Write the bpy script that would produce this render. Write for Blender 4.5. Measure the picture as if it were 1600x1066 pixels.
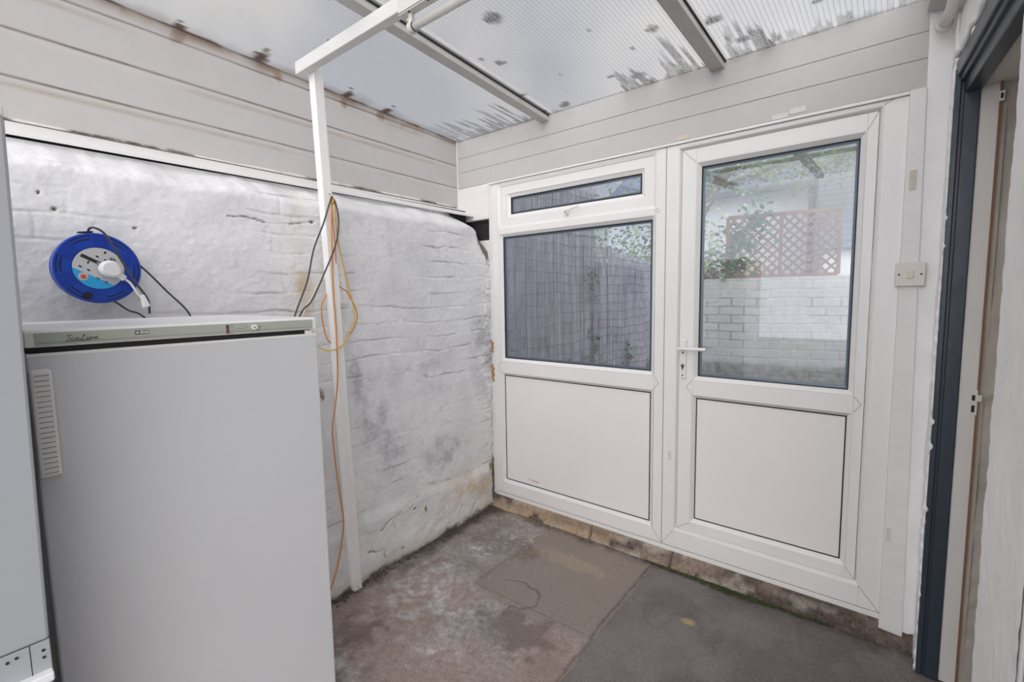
import bpy, bmesh, math, random
import numpy as np
from mathutils import Vector, Matrix
random.seed(7); PI = math.pi
S = bpy.context.scene
for o in list(bpy.data.objects): bpy.data.objects.remove(o)
COL = S.collection

# ------------------------------------------------------------ camera
cam = bpy.data.cameras.new('camera'); cam.lens = 740.92/1600*36; cam.sensor_width = 36; cam.sensor_fit = 'HORIZONTAL'
cam.clip_start = 0.02; cam.clip_end = 200
co = bpy.data.objects.new('camera', cam); COL.objects.link(co); S.camera = co
yaw, pitch, roll = (math.radians(a) for a in (39.115, -5.39, -0.925))
f = Vector((-math.sin(yaw)*math.cos(pitch), math.cos(yaw)*math.cos(pitch), math.sin(pitch)))
r = Vector((math.cos(yaw), math.sin(yaw), 0)); u = r.cross(f)
r2 = math.cos(roll)*r+math.sin(roll)*u; u2 = -math.sin(roll)*r+math.cos(roll)*u
M = Matrix((r2, u2, -f)).transposed().to_4x4(); M.translation = Vector((1.8932, -2.2869, 1.3813)); co.matrix_world = M

# ------------------------------------------------------------ world, light, exposure
S.view_settings.view_transform = 'Standard'; S.view_settings.look = 'None'
S.view_settings.exposure = 0.28; S.view_settings.gamma = 1; S.view_settings.use_curve_mapping = False
w = bpy.data.worlds.new('overcast_sky'); S.world = w; w.use_nodes = True
nt = w.node_tree; nt.nodes.clear()
def N(nt, t, **k):
    n = nt.nodes.new(t)
    for a, b in k.items():
        if a in ('op',): n.operation = b
        elif a.startswith('i_'): n.inputs[a[2:].replace('_', ' ')].default_value = b
        else: setattr(n, a, b)
    return n
tc = N(nt, 'ShaderNodeTexCoord'); no = N(nt, 'ShaderNodeTexNoise'); no.inputs['Scale'].default_value = 2.6
no.inputs['Detail'].default_value = 3; no.inputs['Roughness'].default_value = .5
rp = N(nt, 'ShaderNodeValToRGB'); e = rp.color_ramp.elements
e[0].position = .38; e[0].color = (.60, .63, .72, 1); e[1].position = .60; e[1].color = (1.0, .975, .955, 1)
bg = N(nt, 'ShaderNodeBackground'); bg.inputs['Strength'].default_value = .52
wo = N(nt, 'ShaderNodeOutputWorld')
nt.links.new(tc.outputs['Generated'], no.inputs['Vector']); nt.links.new(no.outputs['Fac'], rp.inputs['Fac'])
# low sky behind the camera brightened as added fill light for the lower walls
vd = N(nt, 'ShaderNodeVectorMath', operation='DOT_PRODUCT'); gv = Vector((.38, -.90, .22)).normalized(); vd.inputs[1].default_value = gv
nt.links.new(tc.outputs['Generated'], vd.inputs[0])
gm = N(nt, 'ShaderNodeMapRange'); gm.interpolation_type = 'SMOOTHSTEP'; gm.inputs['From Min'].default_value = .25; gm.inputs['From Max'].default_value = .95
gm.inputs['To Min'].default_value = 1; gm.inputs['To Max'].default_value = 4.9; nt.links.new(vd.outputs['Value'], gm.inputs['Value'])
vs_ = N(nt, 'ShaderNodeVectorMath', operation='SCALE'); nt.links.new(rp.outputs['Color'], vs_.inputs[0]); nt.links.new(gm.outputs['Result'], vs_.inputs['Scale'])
sx = N(nt, 'ShaderNodeSeparateXYZ'); nt.links.new(tc.outputs['Generated'], sx.inputs[0])   # thinner cloud towards +x
mx_ = N(nt, 'ShaderNodeMapRange'); mx_.inputs['From Min'].default_value = -.55; mx_.inputs['From Max'].default_value = -.12; mx_.inputs['To Min'].default_value = .92; mx_.inputs['To Max'].default_value = 1.34
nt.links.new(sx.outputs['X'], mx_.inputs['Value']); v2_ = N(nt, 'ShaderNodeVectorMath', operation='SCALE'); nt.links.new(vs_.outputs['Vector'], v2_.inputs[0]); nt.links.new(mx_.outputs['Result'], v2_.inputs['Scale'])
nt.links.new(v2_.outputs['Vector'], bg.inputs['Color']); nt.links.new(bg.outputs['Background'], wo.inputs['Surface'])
# weak high sun behind thin cloud
sl = bpy.data.lights.new('sun', 'SUN'); sl.energy = .3; sl.angle = math.radians(80); sl.color = (1, .96, .92)
so = bpy.data.objects.new('sun', sl); COL.objects.link(so); so.rotation_euler = Vector((-.55, .68, -.48)).to_track_quat('-Z', 'Y').to_euler()

# ------------------------------------------------------------ numpy noise
def lattice(seed, n=64): return np.random.RandomState(seed).rand(n, n)
def vnoise(x, y, seed=0):
    L = lattice(seed); n = L.shape[0]
    xi = np.floor(x).astype(int); yi = np.floor(y).astype(int); fx = x-xi; fy = y-yi
    fx = fx*fx*(3-2*fx); fy = fy*fy*(3-2*fy)
    a = L[xi % n, yi % n]; b = L[(xi+1) % n, yi % n]; c = L[xi % n, (yi+1) % n]; d = L[(xi+1) % n, (yi+1) % n]
    return (a*(1-fx)+b*fx)*(1-fy)+(c*(1-fx)+d*fx)*fy
def fbm(x, y, seed=0, o=4, g=.5):
    s = 0; a = 1; t = 0
    for k in range(o): s = s+a*vnoise(x*2**k, y*2**k, seed+k); t += a; a *= g
    return s/t
def sst(a, b, x):
    t = np.clip((x-a)/(b-a), 0, 1); return t*t*(3-2*t)

# ------------------------------------------------------------ materials
def mat(name, col, rough=.5, metal=0, spec=.5, bump=0, bscale=60, var=0, vscale=4, alt=None, emit=None, coat=0, aniso=None):
    m = bpy.data.materials.new(name); m.use_nodes = True; t = m.node_tree; b = t.nodes['Principled BSDF']
    b.inputs['Base Color'].default_value = (*col, 1); b.inputs['Roughness'].default_value = rough
    b.inputs['Metallic'].default_value = metal; b.inputs['Specular IOR Level'].default_value = spec
    if coat: b.inputs['Coat Weight'].default_value = coat
    tc = N(t, 'ShaderNodeTexCoord')
    if var:
        n = N(t, 'ShaderNodeTexNoise'); n.inputs['Scale'].default_value = vscale; n.inputs['Detail'].default_value = 5
        mp = N(t, 'ShaderNodeMapping')
        if aniso: mp.inputs['Scale'].default_value = aniso
        r_ = N(t, 'ShaderNodeValToRGB'); r_.color_ramp.elements[0].position = .35; r_.color_ramp.elements[1].position = .65
        c2 = alt or tuple(c*(1-var) for c in col)
        r_.color_ramp.elements[0].color = (*c2, 1); r_.color_ramp.elements[1].color = (*col, 1)
        t.links.new(tc.outputs['Object'], mp.inputs['Vector']); t.links.new(mp.outputs['Vector'], n.inputs['Vector'])
        t.links.new(n.outputs['Fac'], r_.inputs['Fac']); t.links.new(r_.outputs['Color'], b.inputs['Base Color'])
    if bump:
        n = N(t, 'ShaderNodeTexNoise'); n.inputs['Scale'].default_value = bscale; n.inputs['Detail'].default_value = 4
        bp = N(t, 'ShaderNodeBump'); bp.inputs['Strength'].default_value = bump; bp.inputs['Distance'].default_value = .01
        t.links.new(tc.outputs['Object'], n.inputs['Vector']); t.links.new(n.outputs['Fac'], bp.inputs['Height'])
        t.links.new(bp.outputs['Normal'], b.inputs['Normal'])
    if emit: b.inputs['Emission Color'].default_value = (*emit, 1); b.inputs['Emission Strength'].default_value = 1
    return m
def attr_mat(name, layers, base, rough=.8, nscale=40, nvar=.06, bump=.3, bscale=80, speck=0, sscale=200):
    """base colour plus stains held in mesh attributes: layers = [(attribute, colour), ...]"""
    m = bpy.data.materials.new(name); m.use_nodes = True; t = m.node_tree; b = t.nodes['Principled BSDF']
    b.inputs['Roughness'].default_value = rough; b.inputs['Specular IOR Level'].default_value = .3
    tc = N(t, 'ShaderNodeTexCoord'); n = N(t, 'ShaderNodeTexNoise'); n.inputs['Scale'].default_value = nscale; n.inputs['Detail'].default_value = 7
    n.inputs['Roughness'].default_value = .65
    t.links.new(tc.outputs['Object'], n.inputs['Vector'])
    r_ = N(t, 'ShaderNodeValToRGB'); r_.color_ramp.elements[0].position = .3; r_.color_ramp.elements[1].position = .7
    r_.color_ramp.elements[0].color = (*[c*(1-nvar) for c in base], 1); r_.color_ramp.elements[1].color = (*[min(1, c*(1+nvar)) for c in base], 1)
    t.links.new(n.outputs['Fac'], r_.inputs['Fac']); cur = r_.outputs['Color']
    for a, c in layers:
        at = N(t, 'ShaderNodeAttribute'); at.attribute_name = a
        # break the stain's edge up with the fine noise
        mu = N(t, 'ShaderNodeMath', op='MULTIPLY_ADD'); mu.inputs[1].default_value = 1.05
        sb = N(t, 'ShaderNodeMath', op='SUBTRACT'); sb.inputs[1].default_value = .5
        t.links.new(n.outputs['Fac'], sb.inputs[0]); ml = N(t, 'ShaderNodeMath', op='MULTIPLY'); sc_ = N(t, 'ShaderNodeMath', op='MULTIPLY'); sc_.inputs[1].default_value = 2.6
        t.links.new(sb.outputs[0], ml.inputs[0]); t.links.new(at.outputs['Fac'], sc_.inputs[0]); t.links.new(sc_.outputs[0], ml.inputs[1])
        t.links.new(at.outputs['Fac'], mu.inputs[0]); t.links.new(ml.outputs[0], mu.inputs[2]); mu.use_clamp = True
        mx = N(t, 'ShaderNodeMix'); mx.data_type = 'RGBA'
        t.links.new(mu.outputs[0], mx.inputs[0]); t.links.new(cur, mx.inputs[6]); mx.inputs[7].default_value = (*c, 1); cur = mx.outputs[2]
    if speck:
        n3 = N(t, 'ShaderNodeTexNoise'); n3.inputs['Scale'].default_value = sscale; n3.inputs['Detail'].default_value = 4; n3.inputs['Roughness'].default_value = .7; t.links.new(tc.outputs['Object'], n3.inputs['Vector'])
        m3 = N(t, 'ShaderNodeMapRange'); m3.inputs['From Min'].default_value = .3; m3.inputs['From Max'].default_value = .7; m3.inputs['To Min'].default_value = 1-speck; m3.inputs['To Max'].default_value = 1+speck; t.links.new(n3.outputs['Fac'], m3.inputs['Value'])
        v3 = N(t, 'ShaderNodeVectorMath', operation='SCALE'); t.links.new(cur, v3.inputs[0]); t.links.new(m3.outputs['Result'], v3.inputs['Scale']); cur = v3.outputs['Vector']
    t.links.new(cur, b.inputs['Base Color'])
    n2 = N(t, 'ShaderNodeTexNoise'); n2.inputs['Scale'].default_value = bscale; n2.inputs['Detail'].default_value = 5
    bp = N(t, 'ShaderNodeBump'); bp.inputs['Strength'].default_value = bump; bp.inputs['Distance'].default_value = .006
    t.links.new(tc.outputs['Object'], n2.inputs['Vector']); t.links.new(n2.outputs['Fac'], bp.inputs['Height']); t.links.new(bp.outputs['Normal'], b.inputs['Normal'])
    return m
def glass_mat(name, tint, haze, hscale, stretch):
    m = bpy.data.materials.new(name); m.use_nodes = True; t = m.node_tree; t.nodes.clear()
    out = N(t, 'ShaderNodeOutputMaterial'); tr = N(t, 'ShaderNodeBsdfTransparent'); tr.inputs[0].default_value = (*tint, 1)
    gl = N(t, 'ShaderNodeBsdfGlossy'); gl.inputs['Roughness'].default_value = .0; gl.inputs['Color'].default_value = (1, 1, 1, 1)
    fr = N(t, 'ShaderNodeFresnel'); fr.inputs['IOR'].default_value = 1.5
    mm = N(t, 'ShaderNodeMath', op='MULTIPLY'); mm.inputs[1].default_value = 1.5; mm.use_clamp = True
    t.links.new(fr.outputs[0], mm.inputs[0])
    m1 = N(t, 'ShaderNodeMixShader'); t.links.new(mm.outputs[0], m1.inputs[0]); t.links.new(tr.outputs[0], m1.inputs[1]); t.links.new(gl.outputs[0], m1.inputs[2])
    df = N(t, 'ShaderNodeBsdfDiffuse'); df.inputs[0].default_value = (.85, .87, .88, 1)
    tl = N(t, 'ShaderNodeBsdfTranslucent'); tl.inputs[0].default_value = (.85, .87, .88, 1)
    ad = N(t, 'ShaderNodeMixShader'); ad.inputs[0].default_value = .5
    t.links.new(df.outputs[0], ad.inputs[1]); t.links.new(tl.outputs[0], ad.inputs[2])
    tc = N(t, 'ShaderNodeTexCoord'); mp = N(t, 'ShaderNodeMapping'); mp.inputs['Scale'].default_value = stretch
    n = N(t, 'ShaderNodeTexNoise'); n.inputs['Scale'].default_value = hscale; n.inputs['Detail'].default_value = 5
    t.links.new(tc.outputs['Object'], mp.inputs[0]); t.links.new(mp.outputs[0], n.inputs['Vector'])
    mr = N(t, 'ShaderNodeMapRange'); mr.inputs['From Min'].default_value = .3; mr.inputs['From Max'].default_value = .7
    mr.inputs['To Min'].default_value = haze*.35; mr.inputs['To Max'].default_value = haze*1.5
    t.links.new(n.outputs['Fac'], mr.inputs['Value'])
    m2 = N(t, 'ShaderNodeMixShader'); t.links.new(mr.outputs[0], m2.inputs[0]); t.links.new(m1.outputs[0], m2.inputs[1]); t.links.new(ad.outputs[0], m2.inputs[2])
    t.links.new(m2.outputs[0], out.inputs['Surface']); return m

m_paint = mat('white_painted_timber', (.78, .76, .745), .45, bump=.05, bscale=30, var=.05, vscale=5, aniso=(1, 1, 4))
m_clad_l = attr_mat('greyed_white_cladding', [('stain', (.34, .26, .20)), ('groove', (.15, .11, .09))], (.52, .50, .485), .5, nscale=9, nvar=.025, bump=.06, bscale=25)
m_clad = attr_mat('white_painted_cladding', [('stain', (.40, .30, .22)), ('groove', (.16, .12, .10))], (.50, .487, .475), .5, nscale=9, nvar=.025, bump=.06, bscale=25)
m_post = mat('white_painted_post', (.86, .845, .83), .4, bump=.1, bscale=25, var=.05, vscale=12)
m_beam = mat('white_painted_beam', (.70, .685, .67), .45, bump=.1, bscale=25, var=.05, vscale=12)
m_rafter = mat('pale_grey_rafter', (.55, .53, .51), .5, bump=.1, bscale=40, var=.08, vscale=9)
m_upvc = mat('white_upvc', (.79, .772, .755), .32, var=.03, vscale=5)
m_upvc_panel = mat('white_upvc_panel', (.80, .77, .755), .3, var=.03, vscale=3)
m_bead = mat('upvc_bead', (.78, .765, .75), .3)
m_gasket = mat('black_gasket', (.012, .013, .016), .6)
m_joint = mat('frame_joint_grey', (.25, .24, .23), .8)  # grey line colour for weld seams and the coupling joint
m_spacer = mat('spacer_bar', (.10, .14, .18), .35, metal=.2)
m_glass = glass_mat('window_glass', (.82, .87, .95), .09, 12, (3, 1, .5))
m_glass_d = glass_mat('dusty_door_glass', (.90, .93, .94), .13, 5, (1.2, 1, .8))
m_fridge = mat('fridge_enamel', (.60, .60, .605), .38, coat=.1, var=.03, vscale=2.5)
m_fridge_side = mat('fridge_side', (.76, .76, .76), .4)
m_fridge_cream = mat('fridge_cream_trim', (.74, .73, .69), .4)
m_ctrl = mat('grey_green_control_panel', (.40, .42, .36), .45)
m_dark = mat('dark_recess', (.02, .02, .02), .8)  # near-black, stands in for the shade inside gaps and recesses
m_grey = mat('grey_gasket', (.07, .07, .07), .6)
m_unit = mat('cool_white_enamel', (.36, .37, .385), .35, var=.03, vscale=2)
m_knob = mat('white_plastic', (.80, .79, .76), .35)
m_blue = mat('blue_plastic', (.008, .055, .40), .33)
m_blue2 = mat('blue_plastic_ramp', (.006, .04, .33), .35)
m_face = mat('silver_socket_face', (.55, .55, .56), .4)
m_cyan = mat('cyan_print', (.02, .36, .72), .5)
m_black = mat('black_plastic', (.008, .008, .01), .45)
m_red = mat('red_button', (.65, .10, .06), .4)
m_cblk = mat('dark_grey_cable', (.045, .045, .055), .45)
m_corg = mat('orange_cable', (.62, .25, .05), .5)
m_cyel = mat('yellow_cable', (.70, .42, .06), .5)
m_ccream = mat('cream_cable', (.68, .55, .42), .5)
m_cwht = mat('white_cable', (.78, .77, .75), .45)
m_navy = mat('dark_blue_gloss_paint', (.036, .047, .066), .30, bump=.12, bscale=18)
m_plaster = mat('white_painted_plaster', (.86, .84, .83), .6, bump=.55, bscale=14, var=.07, vscale=7)
m_jamb = mat('beige_painted_lining', (.74, .71, .66), .5, bump=.15, bscale=20, var=.05, vscale=8)
m_edge = mat('worn_brown_edge', (.26, .12, .06), .7)
m_stone_in = mat('beige_painted_stone', (.60, .54, .46), .7, bump=.8, bscale=10, var=.18, vscale=6)
m_metal = mat('dull_steel', (.45, .44, .42), .35, metal=.9)
m_silver = mat('satin_handle', (.74, .73, .71), .3)
m_tape = mat('aged_masking_tape', (.62, .57, .47), .7, var=.12, vscale=40)
m_tape_w = mat('pale_tape', (.66, .65, .61), .6, var=.1, vscale=40)
m_switch = mat('switch_plate', (.68, .64, .57), .35)
m_rocker = mat('cream_rocker', (.66, .62, .50), .35)
m_reed = mat('reed', (.60, .54, .53), .8, var=.35, vscale=8, aniso=(60, 60, 1.2), alt=(.20, .17, .18))
m_wire = mat('binding_wire', (.13, .115, .11), .6)
m_lattice = mat('brown_stained_lattice', (.18, .085, .06), .75, var=.3, vscale=10)
m_leaf = [mat('ivy_green', (.05, .16, .07), .5, var=.3, vscale=20), mat('leaf_green', (.16, .26, .07), .55, var=.3, vscale=20),
          mat('pale_leaf_green', (.33, .42, .20), .55, var=.25, vscale=20)]
m_bark = mat('bark', (.12, .09, .07), .9, bump=.5, bscale=20)
m_slate = mat('slate', (.15, .18, .23), .6, var=.25, vscale=6)
m_render = mat('pale_render', (.62, .62, .62), .8, var=.06, vscale=1.5)
m_gutter = mat('dark_gutter', (.05, .055, .06), .5)
m_ground = mat('yard_concrete', (.26, .25, .24), .9, bump=.4, bscale=20, var=.25, vscale=3)
m_moss = mat('green_moss', (.05, .075, .018), .95, bump=.6, bscale=90, var=.4, vscale=30)
m_flake = mat('paint_flake', (.75, .73, .70), .7)
m_debris = mat('dark_grit', (.07, .06, .05), .9)
m_tube = mat('opal_tube', (.72, .70, .67), .25)
m_fit = mat('cream_metal_batten', (.62, .60, .56), .35)
m_rustp = mat('rusty_bare_timber', (.42, .20, .08), .8, bump=.5, bscale=50)
m_kitchen = mat('inner_wall', (.55, .50, .44), .7)
m_print = mat('black_print', (.02, .02, .02), .6)

# ------------------------------------------------------------ mesh helpers
def link(o, parent=None):
    COL.objects.link(o)
    if parent: o.parent = parent
    return o
def empty(name, loc=(0, 0, 0), rz=0, label=None, cat=None, group=None, kind=None, parent=None):
    o = bpy.data.objects.new(name, None); o.location = loc; o.rotation_euler = (0, 0, rz); o.empty_display_size = .1
    link(o, parent); return tag(o, label, cat, group, kind)
def tag(o, label=None, cat=None, group=None, kind=None):
    for k, v in (('label', label), ('category', cat), ('group', group), ('kind', kind)):
        if v: o[k] = v
    return o
class MB:
    def __init__(s): s.v = []; s.f = []; s.mi = []; s.k = 0
    def add(s, vs, fs):
        b = len(s.v); s.v += [tuple(p) for p in vs]; s.f += [tuple(i+b for i in q) for q in fs]; s.mi += [s.k]*len(fs); return s
    def mat(s, k): s.k = k; return s
    def box(s, x0, x1, y0, y1, z0, z1):
        return s.add([(x, y, z) for x in (x0, x1) for y in (y0, y1) for z in (z0, z1)],
                     [(0, 1, 3, 2), (4, 6, 7, 5), (0, 4, 5, 1), (2, 3, 7, 6), (0, 2, 6, 4), (1, 5, 7, 3)])
    def hexa(s, bot, top):   # two quads
        return s.add(list(bot)+list(top), [(3, 2, 1, 0), (4, 5, 6, 7), (0, 1, 5, 4), (1, 2, 6, 5), (2, 3, 7, 6), (3, 0, 4, 7)])
    def bar(s, a, b, wv, hv):   # bar from a to b with half-size vectors
        a, b, wv, hv = map(Vector, (a, b, wv, hv)); q = [(-1, -1), (1, -1), (1, 1), (-1, 1)]
        return s.hexa([a+wv*i+hv*j for i, j in q], [b+wv*i+hv*j for i, j in q])
    def tube(s, pts, rad, seg=8, cap=True, closed=False):
        pts = [Vector(p) for p in pts]; n = len(pts); rings = []
        up = None
        for i, p in enumerate(pts):
            if closed: t = pts[(i+1) % n]-pts[i-1]
            else: t = pts[min(i+1, n-1)]-pts[max(i-1, 0)]
            t.normalize()
            if up is None:
                up = Vector((0, 0, 1)) if abs(t.z) < .9 else Vector((1, 0, 0))
            x = up.cross(t)
            if x.length < 1e-5: x = Vector((1, 0, 0)).cross(t)
            x.normalize(); up = t.cross(x).normalized()
            rr = rad[i] if isinstance(rad, (list, tuple)) else rad
            rings.append([p+(x*math.cos(2*PI*k/seg)+up*math.sin(2*PI*k/seg))*rr for k in range(seg)])
        vs = [q for rg in rings for q in rg]; fs = []
        for i in range(n if closed else n-1):
            j = (i+1) % n
            for k in range(seg):
                a = i*seg+k; b = i*seg+(k+1) % seg; c = j*seg+(k+1) % seg; d = j*seg+k; fs.append((a, b, c, d))
        if cap and not closed: fs += [tuple(range(seg))[::-1], tuple((n-1)*seg+k for k in range(seg))]
        return s.add(vs, fs)
    def cyl(s, a, b, r, seg=20, r2=None): return s.tube([a, b], [r, r if r2 is None else r2], seg)
    def ring(s, x0, x1, z0, z1, prof):
        """mitred ring in the xz plane: prof = [(inset, y), ...]"""
        vs = []
        for i, y in prof: vs += [(x0+i, y, z0+i), (x1-i, y, z0+i), (x1-i, y, z1-i), (x0+i, y, z1-i)]
        fs = []
        for k in range(len(prof)-1):
            for j in range(4): fs.append((4*k+j, 4*k+(j+1) % 4, 4*k+4+(j+1) % 4, 4*k+4+j))
        return s.add(vs, fs)
    def build(s, name, mats, parent=None, bevel=0, smooth=False, seg=2):
        me = bpy.data.meshes.new(name); me.from_pydata(s.v, [], s.f)
        if not isinstance(mats, (list, tuple)): mats = [mats]
        for m in mats: me.materials.append(m)
        me.polygons.foreach_set('material_index', s.mi)
        bm = bmesh.new(); bm.from_mesh(me); bmesh.ops.recalc_face_normals(bm, faces=bm.faces); bm.to_mesh(me); bm.free()
        if smooth: me.polygons.foreach_set('use_smooth', [True]*len(me.polygons))
        me.update(); o = bpy.data.objects.new(name, me); link(o, parent)
        if bevel:
            bv = o.modifiers.new('bevel', 'BEVEL'); bv.width = bevel; bv.segments = seg; bv.limit_method = 'ANGLE'; bv.angle_limit = math.radians(40)
        return o
def spline(pts, n=8):
    P = [Vector(p) for p in pts]; P = [P[0]*2-P[1]]+P+[P[-1]*2-P[-2]]; out = []
    for i in range(1, len(P)-2):
        a, b, c, d = P[i-1:i+3]
        for k in range(n):
            t = k/n; out.append(.5*((2*b)+(c-a)*t+(2*a-5*b+4*c-d)*t*t+(3*b-a-3*c+d)*t**3))
    out.append(P[-2]); return out
def grid(name, A, B, P, m, parent=None, attrs=None, smooth=True, flip=False):
    """P: (na, nb, 3) numpy positions"""
    na, nb = P.shape[:2]; me = bpy.data.meshes.new(name)
    i = np.arange(na*nb).reshape(na, nb); q = np.stack([i[:-1, :-1], i[1:, :-1], i[1:, 1:], i[:-1, 1:]], -1).reshape(-1, 4)
    if flip: q = q[:, ::-1]
    me.vertices.add(na*nb); me.vertices.foreach_set('co', P.reshape(-1).astype(np.float32))
    me.loops.add(q.size); me.loops.foreach_set('vertex_index', q.reshape(-1).astype(np.int32))
    me.polygons.add(len(q)); me.polygons.foreach_set('loop_start', np.arange(0, q.size, 4, dtype=np.int32))
    me.update(calc_edges=True); me.materials.append(m)
    if smooth: me.polygons.foreach_set('use_smooth', [True]*len(q))
    for k, v in (attrs or {}).items():
        a = me.attributes.new(k, 'FLOAT', 'POINT'); a.data.foreach_set('value', np.clip(v, 0, 1).reshape(-1).astype(np.float32))
    me.validate(); o = bpy.data.objects.new(name, me); return link(o, parent)
def blob(x, y, cx, cy, rx, ry, seed, amp=.6):
    d = np.sqrt(((x-cx)/rx)**2+((y-cy)/ry)**2)+(fbm(x*22+seed, y*22, seed, 4)-.5)*2*amp
    return 1-sst(.55, 1.1, d)
def soft(x, y, cx, cy, rx, ry, seed, fr=14):
    d2 = ((x-cx)/rx)**2+((y-cy)/ry)**2; return np.exp(-d2*.8)*(.25+1.5*sst(.25, .8, fbm(x*fr+seed, y*fr, seed, 5, .65)))
def crack(x, y, pts, wid, seed=3, wob=.012):
    xx = x+(fbm(x*14, y*14, seed, 3)-.5)*2*wob; yy = y+(fbm(x*14+9, y*14, seed+5, 3)-.5)*2*wob; d = 9e9
    for (a, b), (c, e_) in zip(pts, pts[1:]):
        t = np.clip(((xx-a)*(c-a)+(yy-b)*(e_-b))/max(1e-9, (c-a)**2+(e_-b)**2), 0, 1)
        d = np.minimum(d, np.hypot(xx-a-t*(c-a), yy-b-t*(e_-b)))
    return 1-sst(wid*.4, wid, d)

ZR = lambda y: 2.385-.05*y       # underside of the sloping roof
WX = lambda y: 1.998-.078*y      # face of the house wall on the right

# ------------------------------------------------------------ floor
ax = np.linspace(-.20, 2.75, 470); ay = np.linspace(-3.5, .05, 560)
X, Y = np.meshgrid(ax, ay, indexing='ij')
right = sst(0, .012, X-(.975-.03*Y)+(fbm(Y*9, Y*0, 4, 3)-.5)*.02)
slabA = sst(-.01, .012, X-(.345+(Y+.08)*-.035))*sst(-.06, .0, Y+.70+(fbm(X*8, Y*8, 14, 4)-.5)*.10)*(right < .5)
Z = (fbm(X*7, Y*7, 11, 4)-.5)*.007
seamR = crack(X, Y, [(.965, .05), (1.0, -1.0), (1.05, -3.5)], .008, 4, .010)
seamA = np.maximum(crack(X, Y, [(.335, .0), (.362, -.715)], .005, 6, .003), .55*crack(X, Y, [(.362, -.715), (1.0, -.70)], .006, 8, .006))
crk = crack(X, Y, [(.47, -.60), (.545, -.56), (.62, -.585), (.675, -.615), (.70, -.665), (.66, -.72), (.60, -.74), (.62, -.80)], .0065, 12, .024)
Z -= seamR*.007+seamA*.003+crk*.003
Z -= right*.006
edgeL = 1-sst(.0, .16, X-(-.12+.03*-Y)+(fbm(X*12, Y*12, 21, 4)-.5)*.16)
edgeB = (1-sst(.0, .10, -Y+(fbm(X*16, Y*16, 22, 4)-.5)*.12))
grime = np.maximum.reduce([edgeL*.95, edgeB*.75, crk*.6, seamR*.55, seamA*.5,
    blob(X, Y, .22, -.35, .28, .12, 31)*.4, blob(X, Y, .70, -.86, .20, .12, 33, 1)*.5, blob(X, Y, .2, -1.35, .12, .2, 34, 1)*.5,
    sst(.50, .80, fbm(X*5, Y*5, 41, 5))*.40*(1-right)*(1-slabA)])
salt = np.maximum.reduce([soft(X, Y, .28, -.96, .24, .20, 51, 20), soft(X, Y, .10, -.72, .08, .12, 52, 20), soft(X, Y, .33, -.27, .15, .11, 58, 20)*.8,
    soft(X, Y, .50, -1.13, .10, .08, 53, 20), soft(X, Y, .28, -1.45, .18, .15, 54, 20)*.8, soft(X, Y, .20, -.50, .09, .05, 55, 20)])*(1-right)*(1-slabA)*sst(.30, .72, fbm(X*26, Y*26, 57, 5, .7))
pink = np.maximum.reduce([sst(.42, .62, fbm(X*3.1+4, Y*3.1, 61, 5))*sst(-.5, -.9, Y), blob(X, Y, .30, -.80, .16, .08, 62)*.8])*(1-right)*(1-slabA)
dark = right
pale = np.maximum(sst(.5, .72, fbm(X*3.6, Y*3.6, 71, 5))*right*.8, blob(X, Y, 1.95, -.16, .14, .12, 75, .8)*right*.9)
vein = right*np.maximum(1-sst(.0, .018, np.abs(fbm(X*2.6+7, Y*2.6, 77, 5)-.5)), sst(.58, .74, fbm(X*7, Y*7, 78, 5))*.7)
patch = blob(X, Y, 1.265, -.363, .035, .022, 81, .5)*1.2
smooth_ = slabA*1.0
ochre = blob(X, Y, .62, -.28, .22, .07, 84, .6)*slabA*.4
m_floor = attr_mat('old_concrete_floor', [('smoothslab', (.275, .232, .20)), ('dark', (.165, .148, .140)), ('pink', (.37, .25, .205)), ('pale', (.27, .25, .24)),
    ('vein', (.115, .10, .097)), ('grime', (.095, .072, .060)), ('salt', (.60, .58, .57)), ('patch', (.42, .32, .20)), ('ochre', (.42, .34, .24))], (.335, .29, .268), .85, nscale=38, nvar=.34, bump=.6, bscale=140, speck=.28, sscale=150)
floor = grid('floor', ax, ay, np.stack([X, Y, Z], -1), m_floor, attrs=dict(smoothslab=smooth_*(.55+.35*fbm(X*4, Y*4, 91, 4)), dark=dark, pink=pink*.45, pale=pale*.55, vein=vein*.28, grime=grime, salt=salt*.75, patch=patch*.8, ochre=ochre))
tag(floor, kind='structure')

# ------------------------------------------------------------ left wall: painted brickwork, ledge board, cladding
wl = empty('wall_left', (0, 0, 0), kind='structure')
ay = np.linspace(-3.5, .01, 640); az = np.concatenate([np.linspace(-.01, 1.80, 360), np.linspace(1.805, 1.90, 22)])
Yg, Zg = np.meshgrid(ay, az, indexing='ij')
tb = np.clip(-Yg/1.2, 0, 1); base = (-.148+.072*tb)*(1-sst(0, 1.3, Zg))+(-.135)*sst(0, 1.3, Zg)
wob = (fbm(Yg*2.2, Zg*2.2, 101, 3)-.5)*.05+(fbm(Yg*9, Zg*9, 102, 3)-.5)*.022
zc = Zg+wob-.02*Yg*0; course = .083; ph = zc/course; row = np.floor(ph); fr_ = ph-row
bed = 1-sst(.0, .075, np.minimum(fr_, 1-fr_))
off = (row*.5+lattice(9)[row.astype(int) % 64, 3]*.4); bl = .235; pv = Yg/bl+off+(fbm(Yg*6, Zg*6, 105, 3)-.5)*.25; cv = pv-np.floor(pv)
perp = (1-sst(.0, .03, np.minimum(cv, 1-cv)))
brickh = lattice(12)[row.astype(int) % 64, np.floor(pv).astype(int) % 64]
worn = fbm(Yg*2.5+3, Zg*3.5, 110, 3)
rough_low = 1-sst(.24, .32, Zg+(fbm(Yg*5, Zg*5, 120, 3)-.5)*.10+.0*Yg)          # rendered band at the foot
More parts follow.
